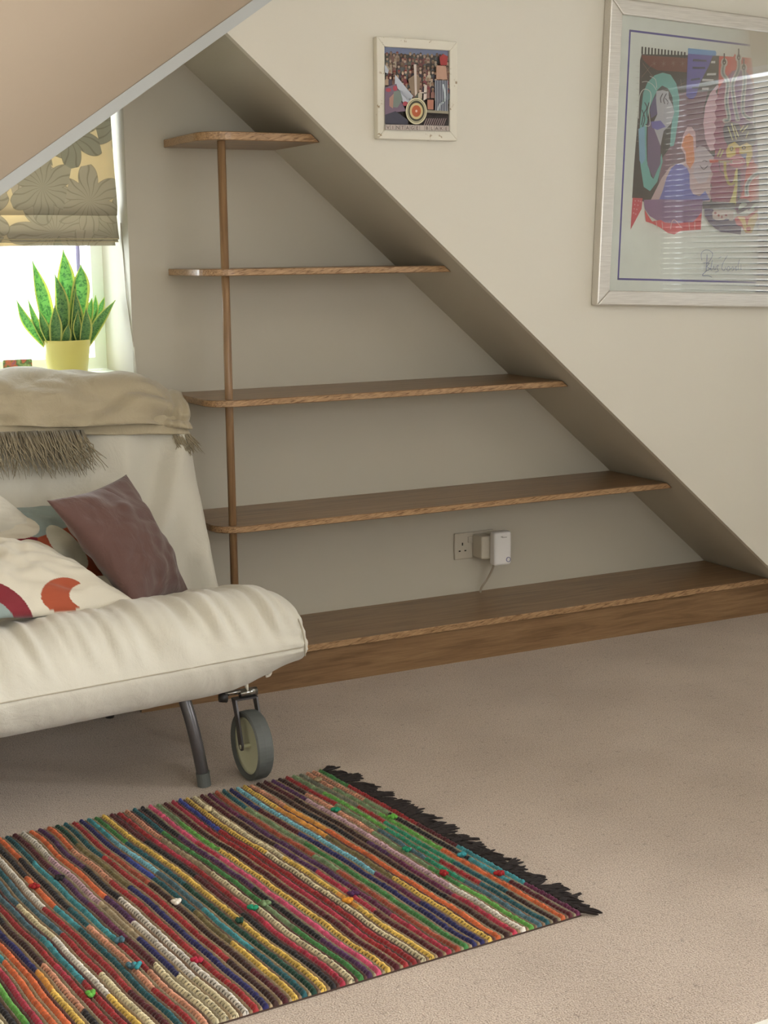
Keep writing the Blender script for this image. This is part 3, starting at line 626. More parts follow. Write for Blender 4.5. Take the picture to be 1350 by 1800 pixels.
mobj('seam', *tube(spline(pts, 5), 0.0018, 6), seam_m, seat_o, smooth=True)
# backrest mattress
def back_mesh():
    V = []; Fc = []; rows = []
    T = [0, .03, .07] + [0.07 + 0.86 * i / 60 for i in range(1, 61)] + [.955, .975, .99, 1.0]
    for t in T:
        yb = -0.205 + 0.235 * t; zb = 0.26 + 0.617 * t; x1 = 1.362 - 0.022 * smooth_step(.80, 1, t) + 0.022 * math.exp(-t / 0.10); ht = 0.075
        k = 1.0; 
        if t > .93: k = math.sqrt(max(0.0, 1 - ((t - .93) / .07) ** 2)) * 0.97 + 0.03
        rows.append((t, yb, zb, SX0, x1, ht * k, k))
    N = 200
    for (t, yb, zb, x0, x1, ht, k) in rows:
        inset = 0.035 * (1 - k); x0 += inset; x1 -= inset + 0.0
        r = min(0.05, ht * 0.95); w = x1 - x0 - 2 * r; d = 2 * ht - 2 * r
        per = [w, r * math.pi / 2, d, r * math.pi / 2, w, r * math.pi / 2, d, r * math.pi / 2]; tot = sum(per)
        cnt = [90, 10, 4, 10, 90, 10, 4, 10]
        # start front-left, run right along the front
        def put(x, dd):
            nd = Vector((0, 0.34, 0)) # depth axis (back tilt)
            y = yb + ht + dd * 0.94; z = zb - dd * 0.30
            front = smooth_step(0.02, -ht, dd)
            m = smooth_step(1.02, 1.3, x)
            a = x * 0.80 - z * 0.34
            fold = 0.042 * m * nz(a * 13, z * 2.0, 2.0) + 0.016 * nz(x * 7, z * 1.3, 7.0) + 0.008 * nz(x * 15 + z * 6, z * 3, 17.0) + 0.022 * m * nz(a * 24, z * 3, 9) * (1 - smooth_step(.55, .9, t))
            fold += 0.040 * (0.30 - abs(nz(a * 11 + 3, z * 1.6 + x, 31.0)) * 1.6) * (0.35 + 0.65 * m) + 0.014 * math.exp(-((x - 0.905) / 0.012) ** 2) * smooth_step(.45, .8, t)
            y -= fold * front
            xx = x + (0.007 * nz(1.0, z * 7, 4.0) if x > 1.2 else 0)
            z -= 0.115 * smooth_step(1.13, 1.35, x) ** 2.0 * smooth_step(.72, 1, t)
            V.append((xx, y, z))
        for i in range(90): put(x0 + r + w * i / 90, -ht)
        for i in range(10): a = i / 10 * math.pi / 2; put(x1 - r + r * math.sin(a), -ht + r - r * math.cos(a))
        for i in range(4): put(x1, -ht + r + d * i / 4)
        for i in range(10): a = i / 10 * math.pi / 2; put(x1 - r + r * math.cos(a), ht - r + r * math.sin(a))
        for i in range(90): put(x1 - r - w * i / 90, ht)
        for i in range(10): a = i / 10 * math.pi / 2; put(x0 + r - r * math.sin(a), ht - r + r * math.cos(a))
        for i in range(4): put(x0, ht - r - d * i / 4)
        for i in range(10): a = i / 10 * math.pi / 2; put(x0 + r - r * math.cos(a), -ht + r - r * math.sin(a))
    m = 228
    for i in range(len(rows) - 1):
        for j in range(m): Fc.append((i * m + j, i * m + (j + 1) % m, (i + 1) * m + (j + 1) % m, (i + 1) * m + j))
    Fc.append(tuple(range(m))[::-1]); Fc.append(tuple(range((len(rows) - 1) * m, len(rows) * m)))
    return V, Fc
o = mobj('backrest_mattress', *back_mesh(), sofa_m, sofa, smooth=True); recalc(o)
# steel frame, legs, castor
def leg(x, par):
    dx = x - 1.118
    l = mobj('leg', *tube(spline([(1.112 + dx, -0.575, 0.225), (1.118 + dx, -0.588, 0.19), (1.125 + dx, -0.600, 0.15), (1.134 + dx, -0.610, 0.09), (1.143 + dx, -0.613, 0.03)], 6), 0.0145, 20), steel, par, smooth=True)
    mobj('foot_cap', *tube([(1.1425 + dx, -0.613, 0.034), (1.146 + dx, -0.613, 0.001)], 0.0160, 20), tyre_m, l)
leg(1.118, sofa); leg(0.50, sofa)
fr = mobj('underframe', *merge([tube([(0.40, -0.50, 0.212), (1.24, -0.50, 0.212)], 0.012, 12), tube([(1.10, -0.54, 0.208), (1.10, -0.12, 0.17)], 0.012, 12), tube([(0.48, -0.54, 0.208), (0.48, -0.12, 0.17)], 0.012, 12), tube([(0.40, -0.12, 0.17), (1.24, -0.12, 0.17)], 0.012, 12),
     tube([(0.48, -0.10, 0.17), (0.48, -0.02, 0.0)], 0.012, 12), tube([(1.10, -0.10, 0.17), (1.10, -0.02, 0.0)], 0.012, 12), tube([(1.10, -0.12, 0.17), (1.10, 0.14, 0.5)], 0.012, 12), tube([(0.48, -0.12, 0.17), (0.48, 0.14, 0.5)], 0.012, 12)]), steel, sofa, smooth=True)
cst = 1.262; cyw = -0.622; R = 0.0815
def castor(dx):
    RZ = Matrix.Rotation(math.radians(2), 4, 'Z'); cc = Vector((cst + dx, cyw, 0)); TT = Matrix.Translation(cc) @ RZ @ Matrix.Translation(-cc)
    def mobj(name, v, f, *a, **k): return globals()['mobj'](name, [TT @ Vector(q) for q in v], f, *a, **k)
    c = Vector((cst + dx, cyw, R))
    w = mobj('castor', *lathe([(0.067, -0.015), (R - 0.004, -0.020), (R - 0.001, -0.016), (R, 0), (R - 0.001, 0.016), (R - 0.004, 0.020), (0.067, 0.015), (0.067, -0.015)], c, (1, 0, 0), 56), tyre_m, sofa, smooth=False)
    mobj('wheel_disc', *lathe([(0.0, -0.004), (0.020, -0.006), (0.045, -0.004), (0.060, -0.010), (0.0672, -0.0135), (0.0672, 0.0135), (0.060, 0.010), (0.045, 0.004), (0.0, 0.006)], c, (1, 0, 0), 56), hub_m, w, smooth=True)
    a = []
    for s in (-1, 1):
        x = c.x + s * 0.0265
        out = [(c.y - 0.002, 0.072), (c.y + 0.008, 0.074), (c.y + 0.013, 0.084), (c.y + 0.030, 0.150), (c.y + 0.046, 0.186), (c.y + 0.022, 0.186), (c.y + 0.010, 0.150), (c.y - 0.010, 0.086), (c.y - 0.008, 0.075)]
        a.append(prism(out, lambda y, z: (x - 0.0022, y, z), lambda y, z: (x + 0.0022, y, z)))
    fk = mobj('fork', *merge(a + [boxv(c.x - 0.0287, c.x + 0.0287, c.y + 0.022, c.y + 0.046, 0.184, 0.188)]), steel, w)
    mobj('axle', *tube([(c.x - 0.0295, c.y, 0.0815), (c.x + 0.0295, c.y, 0.0815)], 0.005, 12), hub_m, w)
    mobj('stem', *tube([(c.x - 0.012, c.y + 0.034, 0.198), (c.x + 0.030, c.y + 0.034, 0.198)], 0.0105, 16), chrome, w, smooth=True)
    mobj('brake_knob', *tube([(c.x - 0.062, c.y + 0.036, 0.196), (c.x - 0.045, c.y + 0.034, 0.194)], [0.011, 0.012], 14), black_p, w, smooth=True)
    mobj('bracket', *tube([(c.x - 0.05, c.y + 0.034, 0.203), (c.x + 0.01, c.y + 0.034, 0.203)], 0.006, 8), chrome, w, smooth=True)
castor(0); castor(-0.82)
sofa_shift = Vector((-0.086, 0.028, 0))
# loose cover ties under the corner
mobj('cover_tie', *tube(spline([(1.296, -0.655, 0.276), (1.296, -0.662, 0.262), (1.290, -0.663, 0.255), (1.284, -0.662, 0.254)], 5), [0.006] * 5 + [0.005] * 5 + [0.004] * 5 + [0.002], 8), sofa_m, sofa, smooth=True)
mobj('cover_tie', *tube([(1.236, -0.662, 0.243), (1.239, -0.665, 0.226)], [0.006, 0.0015], 8), sofa_m, sofa, smooth=True)
sofa.location += sofa_shift

# ================================================================ THROW
thr_m = cloth('beige_linen_throw', (186, 174, 148), bscale=700, bump=0.7, wr=0.5, wscale=14)
frg_m = cloth('taupe_fringe', (158, 146, 122), wr=0.0)
throw = empty('throw_blanket', 'beige fringed throw folded over the top of the sofa back', 'blanket', (0.9, 0.05, 0.88))
def zt(x): return 0.882 + (1.34 - x) * 0.040
def sheet(path, x0, x1, th_, hem, amp, seed, nx=150, droop=1.0):
    """sheet hanging over the back: path of (y, z rel to zt)"""
    pth = spline([(a, b, 0) for a, b in path], 7); n = len(pth); V = []; Fc = []
    for lay in (0, 1):
        for i in range(nx + 1):
            x = x0 + (x1 - x0) * i / nx; e = smooth_step(1.17, 1.348, x) * droop; e0 = smooth_step(0.32, 0.36, x)
            for j, p in enumerate(pth):
                s = j / (n - 1)
                pn = (pth[min(j + 1, n - 1)] - pth[max(j - 1, 0)]); nr = Vector((-pn.y, pn.x, 0)).normalized()
                low = smooth_step(0.55, 1.0, s)
                q = nz(x * 4.5 + s * 3.0, s * 2.2 - x * 1.5, seed) * 0.6 + 0.85 * (0.45 - abs(nz(x * 5 - s * 3.4, s * 3.2 + x * 2.2, seed + 3)) * 1.9) + 0.35 * nz(x * 15 + s * 6, s * 7 - x * 5, seed + 7) + 0.8 * smooth_step(1.24, 1.32, x) * nz(x * 55 + s * 3, s * 1.5, seed)
                off = amp * q * (0.35 + 0.65 * low) + (th_ if lay == 0 else 0)
                y = p.x; z = p.y
                zc = zt(x) + z
                mid = 0.10
                if e > 0:
                    zc -= 0.052 * e ** 2.4 * (1 - low * 0.75); y += (0.05 - y) * 0.12 * e
                y2 = y - nr.x * -off if False else y + nr.x * off; z2 = zc + nr.y * off
                z2 += hem * nz(x * 3.1, seed, 0) * smooth_step(0.75, 1, s)
                V.append((x + (0.004 * nz(s * 9, x, seed) if i in (0, nx) else 0), y2, z2))
    m = n; tot = (nx + 1) * m
    for lay in (0, 1):
        for i in range(nx):
            for j in range(m - 1):
                a = lay * tot + i * m + j; q = (a, a + 1, a + m + 1, a + m)
                Fc.append(q if lay == 0 else q[::-1])
    for i in range(nx):
        for j in (0, m - 1):
            a = i * m + j; Fc.append((a, a + m, a + m + tot, a + tot))
    for j in range(m - 1):
        for i in (0, nx):
            a = i * m + j; Fc.append((a, a + 1, a + 1 + tot, a + tot))
    return V, Fc
pA = [(0.225, -0.13), (0.225, -0.05), (0.185, 0.004), (0.10, 0.018), (0.03, 0.006), (-0.025, -0.03), (-0.05, -0.075), (-0.058, -0.112)]
pB = [(0.215, -0.10), (0.20, -0.04), (0.16, -0.008), (0.10, 0.002), (0.035, -0.010), (-0.015, -0.05), (-0.036, -0.095), (-0.046, -0.134)]
def rev(p): return p
o = mobj('cloth', *sheet(pA, 0.33, 1.352, 0.016, 0.016, 0.042, 1.0), thr_m, throw, smooth=True); recalc(o)
o = mobj('lower_fold', *sheet(pB, 0.335, 1.345, 0.012, 0.020, 0.012, 5.0), thr_m, throw, smooth=True); recalc(o)
rnd = random.Random(3); st = []
for i in range(520):
    x = 0.50 + 0.56 * rnd.random() ** 0.9 if i < 440 else 1.300 + 0.052 * rnd.random(); right = i >= 440
    z0 = zt(x) - 0.133 - (0.01 if right else 0.0); y0 = -0.045 - rnd.uniform(-0.004, 0.012) + (0.02 if right else 0)
    Ln = rnd.uniform(0.05, 0.105) * (0.55 if right else 1); dx = rnd.uniform(-0.02, 0.035) + (0.02 if x > 0.9 else 0); p = [(x, y0, z0 + 0.01)]
    for k in range(1, 6):
        t = k / 5; p.append((x + dx * t ** 1.4 + rnd.uniform(-.005, .005), y0 - 0.013 - 0.012 * math.sin(t * 3) - 0.30 * 0 * t + rnd.uniform(-.004, .004) - 0.035 * t * Ln / 0.1, z0 - Ln * t))
    if right: p = [(x + (q[0] - x) * 0.6, q[1] + 0.02, q[2]) for q in p]
    st.append(tube(p, [0.0017, 0.0016, 0.0015, 0.0013, 0.001, 0.0004], 4))
o = mobj('fringe', *merge(st), frg_m, throw, smooth=True); o['kind'] = 'stuff'
throw.location += sofa_shift

# ================================================================ CUSHIONS
def proj(p):
    q = MR.transposed() @ (Vector(p) - CAM); return 675 + F * q.x / -q.z, 900 - F * q.y / -q.z
def cushion(name, label, cs, T, mat, colf=None, seed=1.0, group=None, N=54, pinch=0.05, wr=0.006, bias=0.5):
    a, b, c, d = [Vector(p) for p in cs]      # a top-left, b top-right, c bottom-right, d bottom-left
    n = ((b - a).cross(d - a)).normalized()
    if n.dot(CAM - a) < 0: n = -n
    V = []; Fc = []; cen = (a + b + c + d) / 4
    for side in (1, -1):
        for i in range(N + 1):
            for j in range(N + 1):
                u = i / N; v = j / N
                p = (a * (1 - u) + b * u) * (1 - v) + (d * (1 - u) + c * u) * v
                # edges pulled inwards between the corners
                eu = (4 * v * (1 - v)) * pinch * (2 * u - 1) ; ev = (4 * u * (1 - u)) * pinch * (2 * v - 1)
                p = p - (b - a) * eu - (d - a) * ev
                h = (math.sin(math.pi * u) * math.sin(math.pi * v)) ** 0.5
                w = wr * (nz(u * 5 + v * 2, v * 4 - u, seed) + 0.7 * nz(u * 3 - v * 9, v * 3 + u * 7, seed + 2)) * min(1, h * 2)
                w += wr * 0.5 * nz(u * 3, v * 3, seed + 9) 
                V.append(p + n * ((T * (bias if side == 1 else 1 - bias)) * h * side + w))
    m = (N + 1) ** 2
    for s in (0, 1):
        for i in range(N):
            for j in range(N):
                q = (s * m + i * (N + 1) + j, s * m + i * (N + 1) + j + 1, s * m + (i + 1) * (N + 1) + j + 1, s * m + (i + 1) * (N + 1) + j)
                Fc.append(q if s == 0 else q[::-1])
    o = mobj(name, V, Fc, mat, smooth=True)
    bm = bmesh.new(); bm.from_mesh(o.data); bmesh.ops.remove_doubles(bm, verts=bm.verts, dist=0.0004); bmesh.ops.recalc_face_normals(bm, faces=bm.faces); bm.to_mesh(o.data); bm.free()
    o.data.polygons.foreach_set('use_smooth', [True] * len(o.data.polygons))
    if colf:
        ca = o.data.color_attributes.new('Col', 'FLOAT_COLOR', 'POINT')
        for k, vv in enumerate(o.data.vertices): ca.data[k].color = lin(colf(*proj(vv.co)))
    tag(o, label, 'cushion', group); return o
brown = cloth('brown_cotton', (98, 72, 66), wr=0.5, wscale=12)
cushion('cushion', 'plain dark brown cushion leaning on the sofa back', [P(82, 880, -.44), P(222, 834, -.17), P(335, 1046, -.21), P(242, 1070, -.47)], 0.13, brown, seed=4.0, wr=0.008, pinch=0.04, N=90)
CR, MA, TE, RU = (206, 199, 182), (120, 34, 44), (136, 150, 146), (158, 74, 46)
def inel(x, y, cx, cy, rx, ry, a=0):
    dx, dy = x - cx, y - cy; c, s = math.cos(a), math.sin(a); return ((dx * c + dy * s) / rx) ** 2 + ((-dx * s + dy * c) / ry) ** 2
def pat_front(x, y):
    if inel(x, y, 176, 1050, 54, 27, 0.12) < 1: return CR
    if inel(x, y, 112, 1046, 40, 31) < 1: return RU
    e = inel(x, y, -40, 1110, 70, 62)
    if e < 1: return CR if e < 0.45 else TE
    if inel(x, y, -40, 1110, 102, 92) < 1: return MA
    return CR
def pat_mid(x, y):
    if inel(x, y, 118, 962, 20, 50, -0.75) < 1: return (198, 196, 178)
    if x > 66 and (y - 945) > (x - 66) * -0.35: return RU
    if inel(x, y, 18, 925, 52, 22, 0.1) < 1: return CR
    if y < 940 + (x - 20) * 0.1: return TE
    if y < 956 + (x - 20) * 0.1: return MA
    return CR
pr_m = attr_mat('printed_cotton', bump=0.25, bscale=450)
cushion('cushion', 'cream cushion printed with rust and maroon rounds lying flat at the front', [P(-60, 962, -.36), P(62, 950, -.35), P(252, 1066, -.47), P(-90, 1090, -.68)], 0.10, pr_m, pat_front, 7.0, wr=0.011, pinch=0.02, N=200)
cushion('cushion', 'printed cushion with rust and grey-green patches squeezed behind the brown cushion', [P(-60, 898, -.22), P(110, 888, -.20), P(182, 1012, -.29), P(-70, 1020, -.36)], 0.10, pr_m, pat_mid, 11.0, wr=0.008, pinch=0.02, N=170)
cushion('cushion', 'plain cream cushion end at the left edge of the sofa back', [P(-120, 868, -.24), P(-5, 866, -.22), P(78, 932, -.28), P(-130, 960, -.33)], 0.07, sofa_m, None, 15.0, wr=0.004, pinch=0.03)

# ================================================================ WINDOW SILL THINGS
def leaf_mat():
    t = NT('snake_plant_leaf'); uv = t.add('ShaderNodeUVMap', uv_map='UVMap'); sp_ = t.add('ShaderNodeSeparateXYZ'); t.l(uv.outputs[0], sp_.inputs[0])
    ab = t.add('ShaderNodeMath', operation='SUBTRACT'); ab.inputs[1].default_value = 0.5; t.l(sp_.outputs[0], ab.inputs[0])
    a2 = t.add('ShaderNodeMath', operation='ABSOLUTE'); t.l(ab.outputs[0], a2.inputs[0])
    mp = t.add('ShaderNodeMapping'); mp.inputs['Scale'].default_value = (3, 22, 1); t.l(uv.outputs[0], mp.inputs[0])
    n = t.add('ShaderNodeTexNoise', i_Scale=1.4, i_Detail=3.0, i_Distortion=1.0); t.l(mp.outputs[0], n.inputs['Vector'])
    gr = t.ramp(n.outputs[0], [(0.38, lin((92, 140, 96))), (0.55, lin((150, 196, 126)))])
    ed = t.ramp(a2.outputs[0], [(0.36, (0, 0, 0, 1)), (0.41, (1, 1, 1, 1))])
    mx = t.add('ShaderNodeMix', data_type='RGBA'); t.l(ed, mx.inputs[0]); t.l(gr, mx.inputs[6]); mx.inputs[7].default_value = lin((228, 230, 140)); t.l(mx.outputs[2], t.b.inputs['Base Color'])
    t.b.inputs['Roughness'].default_value = 0.4
    tr = t.add('ShaderNodeBsdfTranslucent'); t.l(mx.outputs[2], tr.inputs[0]); ms = t.add('ShaderNodeMixShader'); ms.inputs[0].default_value = 0.45
    t.l(t.b.outputs[0], ms.inputs[1]); t.l(tr.outputs[0], ms.inputs[2]); t.l(ms.outputs[0], t.out.inputs[0]); return t.m
leaf_m = leaf_mat()
pot_m = plain('pale_yellow_glazed_pot', (222, 212, 122), 0.3, var=0.02)
pc = P(117, 605, 0.43)
plant = empty('potted_snake_plant', 'snake plant with yellow-edged leaves in a pale yellow pot on the window sill', 'plant', (pc.x, 0.43, 0.875))
pt = mobj('pot', *lathe([(0.0, 0.0), (0.052, 0.0), (0.054, 0.003), (0.0668, 0.096), (0.0668, 0.098), (0.063, 0.098), (0.061, 0.085), (0.0, 0.085)], (pc.x, 0.43, 0.875), (0, 0, 1), 56), pot_m, plant, smooth=True)
mobj('soil', *lathe([(0.0, 0.088), (0.0612, 0.086)], (pc.x, 0.43, 0.875), (0, 0, 1), 30), plain('dark_soil', (60, 46, 34), 0.95, bump=0.6), plant)
LV = [((400, 930), (412, 1150), (400, 1525), 118, .470), ((205, 1000), (262, 1230), (325, 1525), 98, .462), ((347, 1088), (392, 1270), (395, 1525), 84, .448), ((512, 1028), (505, 1180), (455, 1525), 112, .460),
      ((475, 1182), (482, 1370), (470, 1525), 84, .436), ((105, 1252), (170, 1390), (285, 1525), 58, .455), ((178, 1248), (225, 1390), (292, 1525), 42, .440), ((250, 1315), (275, 1420), (325, 1525), 60, .425),
      ((347, 1285), (352, 1410), (352, 1525), 74, .412), ((495, 1315), (488, 1430), (515, 1525), 60, .420), ((545, 1300), (540, 1420), (525, 1525), 76, .410), ((730, 1252), (630, 1385), (548, 1525), 62, .440),
      ((605, 1220), (596, 1320), (545, 1525), 44, .470), ((662, 1232), (630, 1310), (540, 1525), 44, .478), ((582, 1235), (565, 1330), (530, 1525), 46, .455), ((435, 1400), (420, 1470), (405, 1525), 56, .415)]
for k, (tp, md, bs, w, yy) in enumerate(LV):
    q = [P(a / 3.6, 180 + b / 3.6, yy - 0.02 + dy) for (a, b), dy in ((bs, (0.45 - yy) * 0.35), (md, 0), (tp, 0))]
    q[0].z = min(q[0].z, 0.966); wd = w / 3.6 / F * 4.12
    q0 = q[0] - Vector((0, 0, 0.012)); q0.x = pc.x + max(-0.05, min(0.05, q0.x - pc.x)); q0.y = 0.43 + max(-0.035, min(0.035, q0.y - 0.43))
    line = spline([q0, q[0].lerp(q0, 0.3), q[1], q[2]], 8); n = len(line); V = []; Fc = []; uvs = []
    for i, p in enumerate(line):
        t = i / (n - 1); tan = (line[min(i + 1, n - 1)] - line[max(i - 1, 0)]).normalized(); side = Vector((tan.z, 0, -tan.x)).normalized(); side = (side + Vector((0, 0.25 * math.sin(k * 2.1), 0))).normalized()
        s = t * 1.0; prof_w = (0.42 + 0.58 * smooth_step(0, 0.6, s)) * (1 - smooth_step(0.62, 1.0, s) ** 1.2) + 0.01
        nrm = tan.cross(side).normalized()
        if nrm.y > 0: nrm = -nrm
        for j in range(9):
            u = j / 8; c = (u - 0.5) * 2
            V.append(p + side * c * wd / 2 * prof_w - nrm * (-0.010 * c * c) * prof_w * (w / 80)); uvs.append((u, t * (1 + 0.1 * k)))
    for i in range(n - 1):
        for j in range(8): Fc.append((i * 9 + j, i * 9 + j + 1, (i + 1) * 9 + j + 1, (i + 1) * 9 + j))
    o = mobj('leaf', V, Fc, leaf_m, plant, smooth=True); ul = o.data.uv_layers.new(name='UVMap')
    for lp in o.data.loops: ul.data[lp.index].uv = uvs[lp.vertex_index]
    o.modifiers.new('thick', 'SOLIDIFY').thickness = 0.0015
card_m = NT('printed_card_picture'); co = scaled(card_m, (1, 1, 1)); n1 = card_m.add('ShaderNodeTexNoise', i_Scale=48.0, i_Detail=3.0); card_m.l(co, n1.inputs['Vector'])
card_m.l(card_m.ramp(n1.outputs[0], [(0.32, lin((150, 92, 120))), (0.44, lin((206, 110, 60))), (0.5, lin((84, 120, 64))), (0.62, lin((170, 190, 110))), (0.72, lin((120, 90, 120)))]), card_m.b.inputs['Base Color']); card_m = card_m.m
cpt = P(5, 633, 0.42); cpr = P(56, 632, 0.42)
cd = mobj('greeting_card', *merge([boxv(cpt.x, cpr.x, 0.42, 0.4212, 0.8755, cpt.z)]), card_m); tag(cd, 'small coloured picture card standing on the sill left of the plant pot', 'card')

# ================================================================ ROMAN BLIND
def blind_mat():
    t = NT('floral_blind_fabric'); co = scaled(t, (1, 1, 1))
    def mt(op, x, y=None, cl=False):
        n = t.add('ShaderNodeMath', operation=op, use_clamp=cl)
        for i, q in enumerate((x, y)):
            if q is None: continue
            if isinstance(q, (int, float)): n.inputs[i].default_value = q
            else: t.l(q, n.inputs[i])
        return n.outputs[0]
    sx_ = t.add('ShaderNodeSeparateXYZ'); t.l(co, sx_.inputs[0]); cb_ = t.add('ShaderNodeCombineXYZ'); t.l(sx_.outputs[0], cb_.inputs[0]); t.l(sx_.outputs[2], cb_.inputs[1])
    def flowers(scale, off, petals, lines):
        v = t.add('ShaderNodeTexVoronoi', voronoi_dimensions='2D', i_Scale=float(scale)); ad = t.add('ShaderNodeVectorMath', operation='ADD'); ad.inputs[1].default_value = (off, off * 0.7, 0)
        t.l(cb_.outputs[0], ad.inputs[0]); t.l(ad.outputs[0], v.inputs['Vector'])
        df = t.add('ShaderNodeVectorMath', operation='SUBTRACT'); t.l(ad.outputs[0], df.inputs[0]); t.l(v.outputs['Position'], df.inputs[1])
        ln = t.add('ShaderNodeVectorMath', operation='LENGTH'); t.l(df.outputs[0], ln.inputs[0]); sp2 = t.add('ShaderNodeSeparateXYZ'); t.l(df.outputs[0], sp2.inputs[0])
        th_ = mt('ARCTAN2', sp2.outputs[1], sp2.outputs[0]); r = ln.outputs['Value']
        rad = mt('MULTIPLY', mt('ADD', mt('MULTIPLY', mt('ABSOLUTE', mt('SINE', mt('MULTIPLY', th_, petals / 2))), 0.32), 0.36), 1.0 / scale)
        inside = mt('LESS_THAN', r, rad)
        wv = mt('SINE', mt('ADD', mt('MULTIPLY', th_, float(lines)), mt('MULTIPLY', mt('SINE', mt('MULTIPLY', r, 90.0)), 0.8)))
        line = mt('GREATER_THAN', wv, 0.86)
        edge = mt('LESS_THAN', mt('ABSOLUTE', mt('SUBTRACT', r, rad)), 0.0016)
        sc_ = t.add('ShaderNodeSeparateColor'); t.l(v.outputs['Color'], sc_.inputs[0])
        return inside, mt('MAXIMUM', mt('MULTIPLY', line, inside), edge), sc_.outputs[0]
    i1, l1_, c1_ = flowers(5.2, 0.31, 7, 20); i2, l2_, c2_ = flowers(6.8, 3.7, 6, 17)
    def mixc(f, A_, B_):
        mx = t.add('ShaderNodeMix', data_type='RGBA')
        t.l(f, mx.inputs[0]) if not isinstance(f, float) else None
        for i, q in ((6, A_), (7, B_)):
            if isinstance(q, tuple): mx.inputs[i].default_value = q
            else: t.l(q, mx.inputs[i])
        return mx.outputs[2]
    ground = lin((222, 208, 174)); g1 = t.ramp(c1_, [(0.2, lin((176, 170, 150))), (0.8, lin((198, 188, 168)))]); g2 = t.ramp(c2_, [(0.2, lin((186, 178, 158))), (0.8, lin((168, 164, 146)))])
    base = mixc(i2, mixc(i1, ground, g1), g2)
    lines_ = mt('MAXIMUM', mt('MULTIPLY', l1_, mt('SUBTRACT', 1.0, i2)), l2_)
    m2 = t.add('ShaderNodeMix', data_type='RGBA', blend_type='MULTIPLY'); t.l(mt('MULTIPLY', lines_, 0.55), m2.inputs[0]); t.l(base, m2.inputs[6]); m2.inputs[7].default_value = (0.62, 0.60, 0.56, 1)
    t.l(m2.outputs[2], t.b.inputs['Base Color']); t.b.inputs['Roughness'].default_value = 0.9
    tr = t.add('ShaderNodeBsdfTranslucent'); t.l(m2.outputs[2], tr.inputs[0]); ms = t.add('ShaderNodeMixShader'); ms.inputs[0].default_value = 0.30
    t.l(t.b.outputs[0], ms.inputs[1]); t.l(tr.outputs[0], ms.inputs[2]); t.l(ms.outputs[0], t.out.inputs[0]); return t.m
blm = blind_mat(); hem_m = cloth('blind_hem', (196, 184, 150), wr=0)
bl_root = empty('roman_blind', 'floral roman blind half drawn up in the window recess', 'blind', (0.78, 0.42, 1.84))
def bl_sheet(z0, z1, y0, y1, xr0, xr1, par, bulge=0.0, name='fabric'):
    V = []; Fc = []; nx, nz_ = 40, 24
    for i in range(nz_ + 1):
        t = i / nz_; z = z0 + (z1 - z0) * t; y = y0 + (y1 - y0) * t - bulge * math.sin(t * math.pi) ** 2 * 0.5 - bulge * smooth_step(0.7, 0.95, t) * (1 - smooth_step(.95, 1, t))
        xr_e = xr0 + (xr1 - xr0) * t
        for j in range(nx + 1): x = 0.265 + (xr_e - 0.265) * j / nx; V.append((x, y + 0.002 * nz(x * 6, z * 3, 1), z - 0.002 * nz(x * 5, 2, 0)))
    for i in range(nz_):
        for j in range(nx): Fc.append((i * (nx + 1) + j, i * (nx + 1) + j + 1, (i + 1) * (nx + 1) + j + 1, (i + 1) * (nx + 1) + j))
    o = mobj(name, V, Fc, blm, par, smooth=True); o.modifiers.new('t', 'SOLIDIFY').thickness = 0.0015; return o
bl_sheet(1.85, 1.3125, 0.425, 0.404, 1.300, 1.309, bl_root, 0.008)
bl_sheet(1.335, 1.2475, 0.418, 0.410, 1.310, 1.313, bl_root, 0.003, 'fold')
bl_sheet(1.27, 1.2395, 0.423, 0.417, 1.311, 1.3135, bl_root, 0, 'fold'); bl_sheet(1.27, 1.2305, 0.430, 0.425, 1.304, 1.307, bl_root, 0, 'fold')
box('hem_tape', (0.265, 1.3130, 0.4060, 0.4095, 1.2475, 1.2500), hem_m, bl_root); box('hem_tape', (0.265, 1.3135, 0.4135, 0.4165, 1.2395, 1.2415), hem_m, bl_root)
box('headrail', (0.265, 1.312, 0.426, 0.455, 1.835, 1.858), white_gloss, bl_root)
bl_root.location += Vector((-0.101, -0.020, 0))
mobj('pull_cord', *tube([tuple(P(212, 392, 0.38)), tuple(P(222, 520, 0.35)), tuple(P(236, 620, 0.31)), tuple(P(244, 690, 0.29))], 0.0016, 6), plain('white_cord', (214, 210, 196), 0.6), bl_root, smooth=True)
mobj('pull_cord', *tube([tuple(P(236, 610, 0.31)), tuple(P(239.5, 690, 0.30))], 0.0016, 6), plain('white_cord_end', (224, 220, 206), 0.6), bl_root, smooth=True)
st_ = P(137, 440, 0.56); en_ = P(138, 478, 0.56)
mobj('casement_stay', *tube([(st_.x, 0.56, st_.z + 0.05), (en_.x, 0.56, en_.z)], 0.006, 8), plain('lilac_grey_metal', (150, 140, 190), 0.4), w1)
